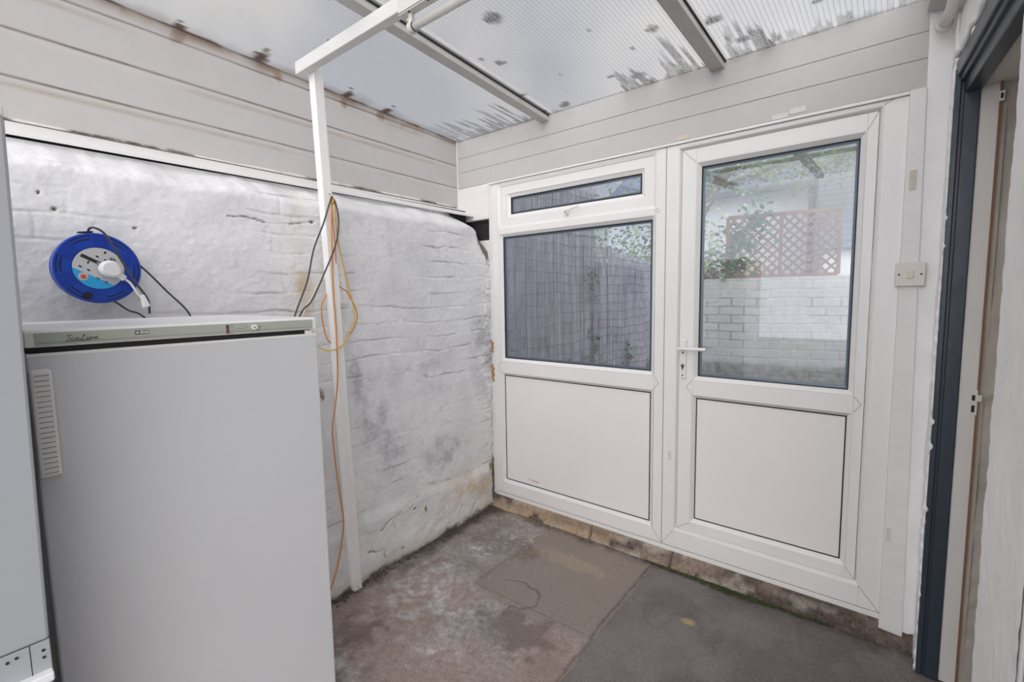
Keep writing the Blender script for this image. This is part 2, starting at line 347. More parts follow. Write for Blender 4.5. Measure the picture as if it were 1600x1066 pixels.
fade = sst(.40, .62, worn)*(1-rough_low)*sst(.3, .55, fbm(Yg*7, Zg*16, 111, 3))
h = -.0042*bed*(.12+.88*fade)-.0022*perp*fade+(brickh-.5)*.0035*(1-rough_low)*sst(.35,.6,worn)+(fbm(Yg*8, Zg*12, 130, 4)-.5)*.008+(fbm(Yg*45, Zg*70, 133, 3)-.5)*.0022
h += rough_low*(.012+(fbm(Yg*11, Zg*11, 140, 4)-.5)*.016)
col_r = .8*sst(-.11, -.05, Yg+(fbm(Zg*14, Yg*4, 150, 3)-.5)*.05)*(1-sst(1.45, 1.6, Zg))*sst(.25, .35, Zg)
h += col_r*(.004+(fbm(Yg*40, Zg*40, 151, 3)-.5)*.022)
crk_l = (.25+.9*sst(.42, .6, fbm(Yg*22, Zg*22, 250, 3)))*np.maximum.reduce([crack(Yg, Zg, [(-1.52, 1.715), (-1.42, 1.712), (-1.38, 1.70), (-1.25, 1.705), (-1.18, 1.722)], .0042, 7, .007),
    crack(Yg, Zg, [(-.70, 1.0), (-.55, .94), (-.30, .935), (-.05, .96)], .005, 9, .010)*.6,
    crack(Yg, Zg, [(-1.02, .245), (-.93, .20), (-.86, .24), (-.74, .24), (-.66, .30)], .0045, 13, .022),
    crack(Yg, Zg, [(-.86, .24), (-.84, .19)], .0035, 14, .01), crack(Yg, Zg, [(-1.0, .13), (-.92, .11), (-.90, .06)], .0045, 15, .02),
    crack(Yg, Zg, [(-.60, .34), (-.35, .30), (-.05, .305)], .005, 16, .01)*.6])
hole = np.maximum.reduce([blob(Yg, Zg, *q, 200, .2) for q in ((-2.045, 1.717, .005, .004), (-2.012, 1.672, .007, .007), (-1.816, 1.632, .006, .004), (-1.178, 1.722, .010, .006), (-.70, .235, .010, .008), (-.80, .06, .01, .01))])
h -= crk_l*.005+hole*.012
top = sst(1.775, 1.90, Zg+(fbm(Yg*8, Zg*0, 160, 3)-.5)*.03)
near = sst(-.30, -.02, Yg)
lean = -.15*top**1.6-.075*near*sst(1.55, 1.84, Zg)
P = np.stack([base+h+lean, Yg, Zg], -1)
notch = sst(-.055, -.02, Yg)*sst(1.66, 1.80, Zg)
P[..., 0] -= notch*.07
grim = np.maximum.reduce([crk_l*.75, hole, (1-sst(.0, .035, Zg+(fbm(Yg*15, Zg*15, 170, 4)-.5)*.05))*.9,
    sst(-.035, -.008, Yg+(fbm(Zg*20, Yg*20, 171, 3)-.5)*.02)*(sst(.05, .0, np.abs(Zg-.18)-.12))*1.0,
    blob(Yg, Zg, -.02, 1.70, .05, .10, 175, .6), bed*fade*sst(.5, .66, fbm(Yg*6, Zg*6, 173, 3))*.5,
    sst(.66, .74, fbm(Yg*26, Zg*26, 174, 3))*.10*sst(.5, .62, fbm(Yg*2, Zg*2, 178, 3)),
    (blob(Yg, Zg, -1.26, .95, .06, .05, 176, 1.4)+blob(Yg, Zg, -1.27, .72, .05, .05, 177, 1.4)+blob(Yg, Zg, -1.24, 1.10, .03, .03, 179, 1.4))*.7])
damp = np.maximum.reduce([soft(Yg, Zg, -.07, 1.02, .10, .25, 180, 9)*.95, soft(Yg, Zg, -.42, .46, .16, .12, 181)*.8, soft(Yg, Zg, -1.0, 1.0, .05, .16, 183)*.7,
    soft(Yg, Zg, -.92, .80, .09, .25, 182)*.7, soft(Yg, Zg, -.82, .60, .09, .14, 185)*.8, sst(.35, .95, fbm(Yg*4, Zg*4, 184, 5, .65))*.45, soft(Yg, Zg, -2.0, 1.35, .2, .05, 186)*.4, soft(Yg, Zg, -.6, 1.0, .3, .2, 188)*.35])
yel = np.maximum(soft(Yg, Zg, -.20, .20, .26, .10, 190, 8)*.75, np.maximum(soft(Yg, Zg, -1.235, 1.5, .035, .3, 191, 9)*.6, soft(Yg, Zg, -1.25, .85, .05, .5, 195)*.35))
yel = np.maximum(yel, (1-sst(0, .10, Zg))*.5)
green = blob(Yg, Zg, -.62, .205, .012, .022, 192, .5)+blob(Yg, Zg, -.035, .27, .015, .03, 193, .5)
m_brick = attr_mat('white_painted_brick', [('damp', (.46, .46, .48)), ('yel', (.60, .49, .36)), ('green', (.22, .20, .05)), ('grim', (.13, .10, .085))], (.765, .76, .76), .6, nscale=45, nvar=.06, bump=.55, bscale=40)
grid('brickwork', ay, az, P, m_brick, wl, dict(damp=damp*.95, yel=yel, green=green, grim=grim), flip=False)
# the sloping ledge board on top of the brickwork
mb = MB(); n = 24
for i in range(n):
    y0, y1 = -3.5+3.48*i/n, -3.5+3.48*(i+1)/n
mb.hexa([(-.405, -3.5, 1.997), (-.405, -.012, 1.968), (-.405, -.012, 1.945), (-.405, -3.5, 1.965)], [(-.262, -3.5, 1.925), (-.262, -.012, 1.905), (-.262, -.012, 1.893), (-.262, -3.5, 1.911)])
led = mb.build('ledge_board', m_paint, wl, bevel=.002)
MB().box(-.43, -.315, -3.5, -.03, 1.84, 1.935).build('ledge_gap_shade', m_dark, wl)  # black filler painting the shade in the gap under the ledge board
MB().box(-.56, -.43, -3.56, .07, -.02, 2.38).build('wall_core', m_dark, wl)  # dark backing added to stop light leaking in behind the cladding
# cladding boards with their grooves
ay = np.linspace(-3.5, .0, 460); sv = []
lines = [(-9, 1.962, 1.975), (0, 2.100, 2.130), (1, 2.243, 2.282)]
def bz(k, y):    # height of the joint k at y (joints rise a little towards the camera)
    t = -y/2.07; a, b_ = [(1.966, 1.981), (2.097, 2.128), (2.240, 2.281), (2.378, 2.435), (2.52, 2.60)][k]; return a+(b_-a)*t
rows = []
for k in range(4):
    for s_ in (.0, .02, .05, .2, .3, .45, .6, .7, .8, .93, .991): rows.append((k, s_))
Yc = np.repeat(ay[:, None], len(rows), 1); Zc = np.zeros_like(Yc); Xc = np.zeros_like(Yc); gr = np.zeros_like(Yc); stn = np.zeros_like(Yc)
for j, (k, s_) in enumerate(rows):
    z0 = bz(k, ay); z1 = bz(k+1, ay); Zc[:, j] = z0+(z1-z0)*s_
    Xc[:, j] = -.400+.002*s_-(.006 if s_ >= .98 else 0)-(.003 if s_ == 0 else 0)
    g = .35+.65*sst(.35, .65, fbm(ay*3, ay*0+k, 210+k, 3)); gr[:, j] = g*(1. if s_ >= .98 or s_ == 0 else 0)
    stn[:, j] = (.42*sst(.40, .58, fbm(ay*2.2, ay*0+k*3, 220, 3)) if s_ in (.8,) else 0)
    if k == 3: stn[:, j] = np.maximum(stn[:, j], 0)
zt = ZR(Yc); m_ = np.clip((Zc-(zt-.035))/.035, 0, 1)*(.4+.6*sst(.4, .6, fbm(Yc*10, Zc*2, 230, 4)))
for yy in (-1.56, -1.17, -.83, -.60, -.45): m_ = np.maximum(m_, blob(Yc, Zc, yy, ZR(yy)-.02, .03, .035, 233, .7))
Zc = np.minimum(Zc, zt+.01)
cl = grid('cladding', ay, rows, np.stack([Xc, Yc, Zc], -1), m_clad_l, wl, dict(stain=np.maximum(stn, m_*.9), groove=gr*.62), smooth=False)
# rotted line over the ledge board
P2 = np.zeros((260, 3, 3)); yy = np.linspace(-3.4, -.03, 260)
for j, (dx, dz) in enumerate(((.001, .014), (.004, .004), (.014, -.001))): P2[:, j] = np.stack([-.400+dx+0*yy, yy, 1.966+.0073*(-yy)+dz*(.4+1.0*fbm(yy*8, yy*0, 240, 3))], -1)
grid('split_paint_line', 0, 0, P2, attr_mat('splitting_paint', [('groove', (.10, .075, .06))], (.66, .63, .60)), wl, dict(groove=np.repeat((sst(.42, .6, fbm(yy*7, yy*0, 241, 4)))[:, None], 3, 1)*np.array([.3, 1, .5])))

# ------------------------------------------------------------ back wall
wb = empty('wall_back', (0, 0, 0), kind='structure')
def board_panel(name, x0, x1, zs, y0, par, stains=True):
    """horizontal boards with a shallow groove under each joint"""
    xs = np.linspace(x0, x1, 260); rw = []
    for a, b_ in zip(zs, zs[1:]):
        for s_ in (0, .012, .03, .3, .6, .94, .975, 1.): rw.append((a+(b_-a)*s_, s_))
    Xb = np.repeat(xs[:, None], len(rw), 1); Zb = np.array([[q[0] for q in rw]]*260); s2 = np.array([[q[1] for q in rw]]*260)
    g = ((s2 == 0) | (s2 >= .999))*(.4+.3*fbm(Xb*4, Zb*4, 250, 3)); Yb = y0+g*.008
    return grid(name, 0, 0, np.stack([Xb, Yb, Zb], -1), m_clad, par, dict(groove=g*.55, stain=0*g), smooth=False)
zt0 = 2.392
board_panel('cladding', -.402, 1.955, [2.090, 2.190, 2.280, 2.388], -.006, wb)
MB().box(-.42, 2.3, .0, .07, 2.085, 2.385).build('wall_core', m_paint, wb)
MB().box(-.402, -.135, -.008, .03, 1.871, 2.088).build('corner_board', m_paint, wb, bevel=.002)
MB().box(-.135, -.117, -.004, .03, .10, 2.088).build('side_board', m_paint, wb, bevel=.002)
MB().box(-.44, -.118, .004, .07, .0, 1.74).build('corner_backing', m_plaster, wb)
MB().box(-.44, -.118, .028, .07, 1.74, 1.90).build('corner_hole_shade', m_dark, wb)  # small black box painted as the shade inside the corner hole
MB().box(-.411, -.395, -.014, .0, 1.962, 2.392).build('corner_bead', m_paint, wb, bevel=.002)
MB().box(-.135, 1.893, -.010, -.001, 2.077, 2.089).build('head_bead', m_paint, wb, bevel=.002)
# rust-stained bare timber showing beside the frame
for z0, z1, x_ in ((.83, .945, -.128), (1.02, 1.10, -.130)):
    P3 = MB(); z = z0; pts = []
    for i in range(10): pts.append((x_+.006*math.sin(i*2.1)+.003, z0+(z1-z0)*i/9, .004+.006*math.sin(PI*(i+.5)/10)*(1+.4*math.sin(i*3))))
    for (xa, za, wa), (xb, zb, wb_) in zip(pts, pts[1:]): P3.add([(xa-wa, -.0065, za), (xa+wa, -.0065, za), (xb+wb_, -.0065, zb), (xb-wb_, -.0065, zb), (xa-wa, -.0035, za), (xa+wa, -.0035, za), (xb+wb_, -.0035, zb), (xb-wb_, -.0035, zb)], [(0, 1, 2, 3), (0, 4, 5, 1), (2, 6, 7, 3), (0, 3, 7, 4), (1, 5, 6, 2)])
    P3.build('peeled_timber', m_rustp, wb)
# cover board and wall edging right of the door
MB().hexa([(1.893, -.020, .052), (1.966, -.020, .046), (1.966, .02, .046), (1.893, .02, .052)], [(1.893, -.020, 2.088), (1.938, -.020, 2.088), (1.938, .02, 2.088), (1.893, .02, 2.088)]).build('cover_board', m_paint, wb, bevel=.002)
MB().hexa([(1.962, -.012, .01), (2.005, -.012, .0), (2.005, .03, .0), (1.962, .03, .01)], [(1.934, -.012, 2.36), (2.002, -.012, 2.36), (2.002, .03, 2.36), (1.934, .03, 2.36)]).build('edge_board', m_plaster, wb, bevel=.003)
# stone threshold under the frame
xs = np.linspace(-.15, 2.0, 430); prof = [(.05, .083), (.01, .083), (-.012, .076), (-.018, .055), (-.020, .03), (-.024, .010), (-.030, -.006)]
Xs = np.repeat(xs[:, None], len(prof), 1); Ys = np.array([[q[0] for q in prof]]*430); Zs = np.array([[q[1] for q in prof]]*430)
nz = fbm(Xs*13, Zs*30, 301, 4)-.5; jt = np.maximum.reduce([np.exp(-((Xs-a-(Zs-.04)*.15)/.007)**2) for a in (.60, 1.06, 1.395, 1.70)])
Ys = Ys+nz*.022*(Ys < .02)+jt*.012*(Ys < .02); Zs = Zs+nz*.006
tone = sst(.4, .6, fbm(Xs*6, Zs*9, 303, 4))
m_thr = attr_mat('weathered_threshold_stone', [('ochre', (.46, .34, .22)), ('dark', (.085, .065, .055)), ('pale', (.42, .38, .33))], (.27, .205, .165), .9, nscale=50, nvar=.3, bump=.7, bscale=70, speck=.3, sscale=120)
grid('threshold_stones', 0, 0, np.stack([Xs, Ys, Zs], -1), m_thr, wb, dict(ochre=(1-sst(.45, .95, Xs))*(.45+.5*tone), dark=np.maximum.reduce([sst(1.15, 1.5, Xs)*(.35+.5*tone), jt*.8, tone*.45*(Zs > .05), sst(.56, .62, fbm(Xs*9, Zs*14, 304, 4))*.8]), pale=sst(.6, .7, fbm(Xs*8, Zs*22, 305, 4))*.6), flip=True)

# ------------------------------------------------------------ window_1 (fanlight, big pane, lower panel)
w1 = empty('window_1', (0, 0, 0), kind='structure')
def bead(par, x0, x1, z0, z1, y=0., d=.018, wdt=.020, name='glazing_bead', m=None):
    return MB().ring(x0-wdt, x1+wdt, z0-wdt, z1+wdt, [(0, y+.006), (0, y), (.003, y-.001), (wdt-.004, y+d-.005), (wdt, y+d), (wdt, y+d+.02)]).build(name, m or m_bead, par)
def gasket(par, x0, x1, z0, z1, y, t=.0045, wdt=.0045, sp=True):
    g = MB().ring(x0, x1, z0, z1, [(-.001, y+.004), (0, y), (wdt, y+.001), (wdt, y+.006)]).build('gasket', m_gasket, par)
    if sp: MB().ring(x0, x1, z0, z1, [(.0, y+.008), (.013, y+.010), (.013, y+.020), (0, y+.022)]).build('spacer_bar', m_spacer, par)
def mitre(mb, a, b, y, wd=.0009):
    (xa, za), (xb, zb) = a, b; L = math.hypot(xb-xa, zb-za); nx, nz_ = -(zb-za)/L*wd, (xb-xa)/L*wd
    mb.add([(xa+nx, y, za+nz_), (xb+nx, y, zb+nz_), (xb-nx, y, zb-nz_), (xa-nx, y, za-nz_), (xa+nx, y+.002, za+nz_), (xb+nx, y+.002, zb+nz_), (xb-nx, y+.002, zb-nz_), (xa-nx, y+.002, za-nz_)], [(0, 1, 2, 3), (4, 7, 6, 5), (0, 4, 5, 1), (2, 6, 7, 3), (0, 3, 7, 4), (1, 5, 6, 2)])
X0, XM, X1 = -.117, 1.0035, 1.893
fm = MB(); fm.box(X0, -.060, 0, .06, .103, 2.077); fm.box(.953, XM, 0, .06, .103, 2.077)
fm.box(-.060, .953, 0, .06, 2.066, 2.077); fm.box(-.060, .953, 0, .06, 1.769, 1.800); fm.box(-.060, .953, 0, .06, .900, .969); fm.box(-.060, .953, 0, .06, .103, .173)
fm.build('window_frame', m_upvc, w1, bevel=.0015)
MB().ring(-.060, .953, 1.800, 2.066, [(0, .001), (.012, .006), (.012, .02), (.014, .04)]).build('frame_rebate', m_bead, w1)
sash = empty('fanlight_sash', (0, 0, 0), parent=w1)
MB().ring(-.050, .943, 1.810, 2.056, [(.0, .03), (.0, .012), (.002, .010), (.052, .010), (.054, .014), (.072, .024), (.074, .04)]).build('sash_rail', m_upvc, sash)
gasket(sash, .024, .869+.0, 1.884, 1.982, .024)
MB().box(.020, .873, .030, .034, 1.880, 1.986).build('fanlight_pane', m_glass, sash)
st = MB(); st.box(.425, .450, .000, .010, 1.832, 1.850); st.tube(spline([(.437, -.002, 1.842), (.437, -.022, 1.842), (.455, -.028, 1.846), (.50, -.030, 1.855), (.535, -.028, 1.860)], 4), .0042, 8); st.cyl((.437, -.004, 1.830), (.437, .004, 1.830), .004, 10)
st.build('fanlight_catch', m_silver, sash, smooth=False)
bead(w1, -.038, .931, .989, 1.749); gasket(w1, -.038, .931, .989, 1.749, .018)
MB().box(-.045, .938, .028, .032, .982, 1.756).build('window_pane', m_glass, w1)
bead(w1, -.042, .931, .193, .880); gasket(w1, -.042, .931, .193, .880, .016, sp=False)
MB().box(-.040, .929, .0185, .028, .195, .878).build('lower_panel', m_upvc_panel, w1)
jm = MB()
for a, b_ in (((.953, .969), (.978, .935)), ((.978, .935), (.953, .900)), ((-.060, .969), (-.082, .935)), ((-.082, .935), (-.060, .900)), ((.945, 1.790), (.975, 1.772)), ((.953, 1.80), (.978, 1.783)), ((.953, .173), (1.0, .108))): mitre(jm, a, b_, -.0006)
jm.build('weld_seams', m_joint, w1)
MB().box(XM-.0012, XM+.0012, -.0008, .03, .103, 2.077).build('coupling_joint', m_joint, w1)
MB().box(X0, 1.893, -.002, .06, .078, .0995).build('cill_strip', m_upvc, w1, bevel=.0015)
sc = MB()
for i, (x_, z_, L_) in enumerate(((.13, .232, .09), (.16, .229, .05))): sc.bar((x_, .0182, z_), (x_+L_, .0182, z_-.006), (0, .0003, 0), (0, 0, .0012))
sc.build('scratch', m_rustp, w1)

# ------------------------------------------------------------ door_1
d1 = empty('door_1', (0, 0, 0), kind='structure')
fm = MB(); fm.box(XM+.0012, 1.062, 0, .07, .103, 2.077); fm.box(1.822, X1, 0, .07, .103, 2.077); fm.box(1.062, 1.822, 0, .07, 2.062, 2.077); fm.box(1.062, 1.822, 0, .07, .103, .190)
fm.build('door_frame', m_upvc, d1, bevel=.0015)
MB().ring(1.062, 1.822, .190, 2.062, [(0, .0), (.004, .001), (.012, .016), (.012, .05)]).build('frame_rebate', m_bead, d1)
leaf = empty('door_leaf', (0, 0, 0), parent=d1)
lm = MB(); yl = .012
lm.box(1.076, 1.140, yl, .06, .204, 2.048); lm.box(1.774, 1.808, yl, .06, .204, 2.048); lm.box(1.140, 1.774, yl, .06, 1.985, 2.048); lm.box(1.140, 1.774, yl, .06, .896, .963); lm.box(1.140, 1.774, yl, .06, .204, .248)
lm.build('leaf_rails', m_upvc, leaf, bevel=.0015)
bead(leaf, 1.160, 1.754, .983, 1.965, yl); gasket(leaf, 1.160, 1.754, .983, 1.965, yl+.018)
MB().box(1.153, 1.761, yl+.028, yl+.032, .976, 1.972).build('door_pane', m_glass_d, leaf)
bead(leaf, 1.156, 1.754, .268, .876, yl); gasket(leaf, 1.156, 1.754, .268, .876, yl+.016, sp=False)
MB().box(1.158, 1.752, yl+.0185, yl+.028, .270, .874).build('lower_panel', m_upvc_panel, leaf)
jm = MB()
for a, b_ in (((1.140, .963), (1.112, .93)), ((1.112, .93), (1.140, .896)), ((1.774, .963), (1.80, .93)), ((1.80, .93), (1.774, .896)), ((1.077, 2.047), (1.140, 1.985)), ((1.807, 2.047), (1.774, 1.985)), ((1.077, .205), (1.140, .248)), ((1.807, .205), (1.774, .248))): mitre(jm, a, b_, yl-.0006)
for a, b_ in (((1.822, 2.062), (1.85, 2.077)), ((1.062, .190), (1.005, .104)), ((1.822, .190), (1.892, .104))): mitre(jm, a, b_, -.0006)
jm.build('weld_seams', m_joint, d1)
# lever handle on its long plate
hp = MB(); hx = 1.098
hp.box(hx-.0145, hx+.0145, yl-.009, yl+.001, .968, 1.160); pl = hp.build('handle_plate', m_silver, leaf, bevel=.006, seg=3)
MB().tube([(hx-.004, yl-.006, 1.118), (hx-.004, yl-.045, 1.118)], .009, 12).tube(spline([(hx-.012, yl-.045, 1.118), (hx+.03, yl-.050, 1.119), (hx+.085, yl-.050, 1.120), (hx+.115, yl-.046, 1.120)], 4), .0085, 10).build('lever', m_silver, pl, smooth=False, bevel=.001)
MB().cyl((hx-.002, yl-.0105, 1.033), (hx-.002, yl-.0085, 1.033), .0095, 16).box(hx-.007, hx+.003, yl-.0105, yl-.0085, 1.012, 1.033).build('keyhole_barrel', m_metal, pl)
MB().box(hx-.0035, hx-.0005, yl-.0112, yl-.010, 1.017, 1.035).cyl((hx-.002, yl-.0112, 1.095), (hx-.002, yl-.0085, 1.095), .004, 10).cyl((hx-.002, yl-.0112, .985), (hx-.002, yl-.0085, .985), .0035, 10).build('keyway', m_black, pl)
MB().tube([(hx, .06, 1.118), (hx, .105, 1.118)], .009, 10).tube([(hx-.01, .105, 1.118), (hx+.11, .105, 1.120)], .0085, 10).build('outer_lever', m_silver, leaf)

# ------------------------------------------------------------ right wall (the house) with its open doorway
wr = empty('wall_right', (0, 0, 0), kind='structure')
def wall_grid(name, y0, y1, z0, z1, d, m, par, seed, edge=None, na=80, nb=200, lump=.012):
    ys = np.linspace(y0, y1, na); zs = np.linspace(z0, z1, nb); A, B_ = np.meshgrid(ys, zs, indexing='ij')
    hh = (fbm(A*9, B_*9, seed, 4)-.5)*lump+(fbm(A*40, B_*40, seed+3, 3)-.5)*.004
    Yw = A.copy()
    if edge is not None:      # ragged side edge at y0
        k = np.exp(-((A-y0)/.015)**2); Yw += k*(fbm(B_*22, B_*0, seed+8, 4)-.5)*.022*edge
        hh += 0
    return grid(name, 0, 0, np.stack([WX(Yw)-hh+d, Yw, B_], -1), m, par)
wall_grid('plaster_pier', -.125, .0, .0, 2.40, 0, m_plaster, wr, 401, edge=1, na=36)
wall_grid('plaster_over_door', -.905, -.125, 2.125, 2.40, 0, m_plaster, wr, 402, na=90, nb=40)
wall_grid('plaster_near_pier', -1.125, -.845, .0, 2.40, 0, m_plaster, wr, 403, na=50, lump=.002)
mb = MB(); mb.hexa([(WX(-.845), -.845, 0), (WX(-.845)+.30, -.835, 0), (WX(-.845)+.30, -1.125, 0), (WX(-1.125)+.004, -1.125, 0)], [(WX(-.845), -.845, 2.4), (WX(-.845)+.30, -.835, 2.4), (WX(-.845)+.30, -1.125, 2.4), (WX(-1.125)+.004, -1.125, 2.4)])
mb.build('near_pier_core', m_plaster, wr, bevel=.006)
MB().box(2.0, 2.45, -.125, .12, 2.13, 2.42).build('lintel', m_plaster, wr)
MB().box(2.006, 2.60, -.10, .15, 0, 2.14).build('pier_core', m_stone_in, wr)
# ragged plaster lip round the doorway
mb = MB(); pts = [(WX(-.13)-.004+.003*math.sin(z*9), -.128+float(fbm(np.array(z*26.), np.array(0.), 431, 4)-.5)*.018, z) for z in np.linspace(.0, 2.12, 260)]
mb.tube(pts, [.006+.004*math.sin(i*.9)*math.sin(i*.23) for i in range(260)], 7); pts = [(WX(y)-.003, y, 2.125+.008*math.sin(y*33)) for y in np.linspace(-.12, -.88, 50)]
mb.tube(pts, [.008+.003*math.sin(i*.9) for i in range(50)], 7); mb.build('plaster_lip', m_plaster, wr, smooth=True)
# dark painted door frame standing in the opening
df = empty('trim_1', (0, 0, 0), kind='structure')
mb = MB(); ya = -.130
mb.box(2.004, 2.020, ya-.010, -.09, 0, 2.085); mb.box(2.018, 2.030, ya-.002, -.09, 0, 2.075); mb.box(2.028, 2.066, ya-.010, -.09, 0, 2.055)
mb.build('dark_jamb', m_navy, df, bevel=.003)
mb = MB()
def hbar(mb, o0, o1, z0, z1, y0=-.10, y1=-.86):
    mb.hexa([(WX(y0)+o0, y0, z0), (WX(y0)+o1, y0, z0), (WX(y0)+o1, y0, z1), (WX(y0)+o0, y0, z1)], [(WX(y1)+o0, y1, z0), (WX(y1)+o1, y1, z0), (WX(y1)+o1, y1, z1), (WX(y1)+o0, y1, z1)])
hbar(mb, -.002, .020, 2.062, 2.115); hbar(mb, .008, .035, 2.045, 2.095); hbar(mb, .020, .060, 2.005, 2.055); mb.build('dark_head', m_navy, df, bevel=.004)
dl = empty('trim_2', (0, 0, 0), kind='structure')
MB().box(2.066, 2.112, -.134, -.09, 0, 2.03).build('beige_lining', m_jamb, dl, bevel=.003)
MB().box(2.109, 2.114, -.136, -.10, 0, 2.03).build('worn_edge', m_edge, dl)
MB().box(2.112, 2.128, -.120, -.09, 0, 2.03).build('inner_stop', m_stone_in, dl)
mb = MB(); hbar(mb, .060, .20, 2.02, 2.06, -.10, -.86); mb.build('lining_head', m_jamb, dl)
kp = MB().box(2.094, 2.112, -.1365, -.134, .965, 1.050).box(2.108, 2.122, -.1385, -.136, 1.012, 1.034).build('strike_plate', m_jamb, dl, bevel=.001)
MB().box(2.098, 2.106, -.1372, -.1355, 1.014, 1.032).box(2.098, 2.106, -.1372, -.1355, .975, .998).build('strike_hole', m_black, kp)
k2 = MB().box(2.108, 2.120, -.1385, -.134, 1.960, 1.990).build('upper_keep', m_knob, dl); MB().box(2.111, 2.117, -.1392, -.138, 1.967, 1.983).build('keep_hole', m_black, k2)
ays = np.linspace(2.125, 2.60, 90); azs = np.linspace(0, 2.06, 220); A, B_ = np.meshgrid(ays, azs, indexing='ij')
grid('stone_reveal', 0, 0, np.stack([A, -.112-(fbm(A*9, B_*7, 420, 4)-.5)*.035-(fbm(A*30, B_*30, 424, 3)-.5)*.008, B_], -1), m_stone_in, wr)
MB().box(2.60, 2.66, -2.2, .2, 0, 2.45).build('inner_room_wall', m_kitchen, wr)
MB().box(2.12, 2.62, -1.2, .2, 2.12, 2.16).build('inner_room_ceiling', m_kitchen, wr)
# wall beyond the near pier: pale panel with a dark gap
MB().box(WX(-1.125)+.02, WX(-1.125)+.10, -1.16, -1.12, 0, 2.4).build('dark_gap', m_dark, wr)
mb = MB(); mb.hexa([(WX(-1.14)+.006, -1.14, 0), (WX(-1.14)+.05, -1.14, 0), (WX(-2.2)+.05, -2.2, 0), (WX(-2.2), -2.2, 0)], [(WX(-1.14)+.006, -1.14, 2.5), (WX(-1.14)+.05, -1.14, 2.5), (WX(-2.2)+.05, -2.2, 2.5), (WX(-2.2), -2.2, 2.5)]); mb.build('white_panelling', m_unit, wr)  # cut short so low sky light also enters from this unseen side
# unseen end behind the camera left open so the low sky lights the room
MB().box(-6, 9, -14, -3.5, -.10, -.005).build('side_yard_ground', m_ground)['kind'] = 'structure'
# lead flashing / wall plate and pipe stub in the top right corner
mb = MB(); mb.hexa([(1.925, -.02, 2.335), (1.995, -.02, 2.325), (1.995, -.02, 2.42), (1.925, -.02, 2.42)], [(2.10, -3.5, 2.46), (2.28, -3.5, 2.45), (2.28, -3.5, 2.60), (2.10, -3.5, 2.60)]); mb.build('trim_3', m_rafter, bevel=.004)['kind'] = 'structure'
mb = MB(); mb.tube([(1.972, -.07, 2.265), (1.985, -.16, 2.272), (1.99, -.5, 2.29), (2.02, -.9, 2.31)], [.019, .017, .017, .017], 12); mb.tube([(1.970, -.055, 2.262), (1.972, -.075, 2.265)], .024, 12)
tag(mb.build('pipe', m_jamb, smooth=True), 'short painted pipe stub running along the house wall above the dark doorway', 'pipe')

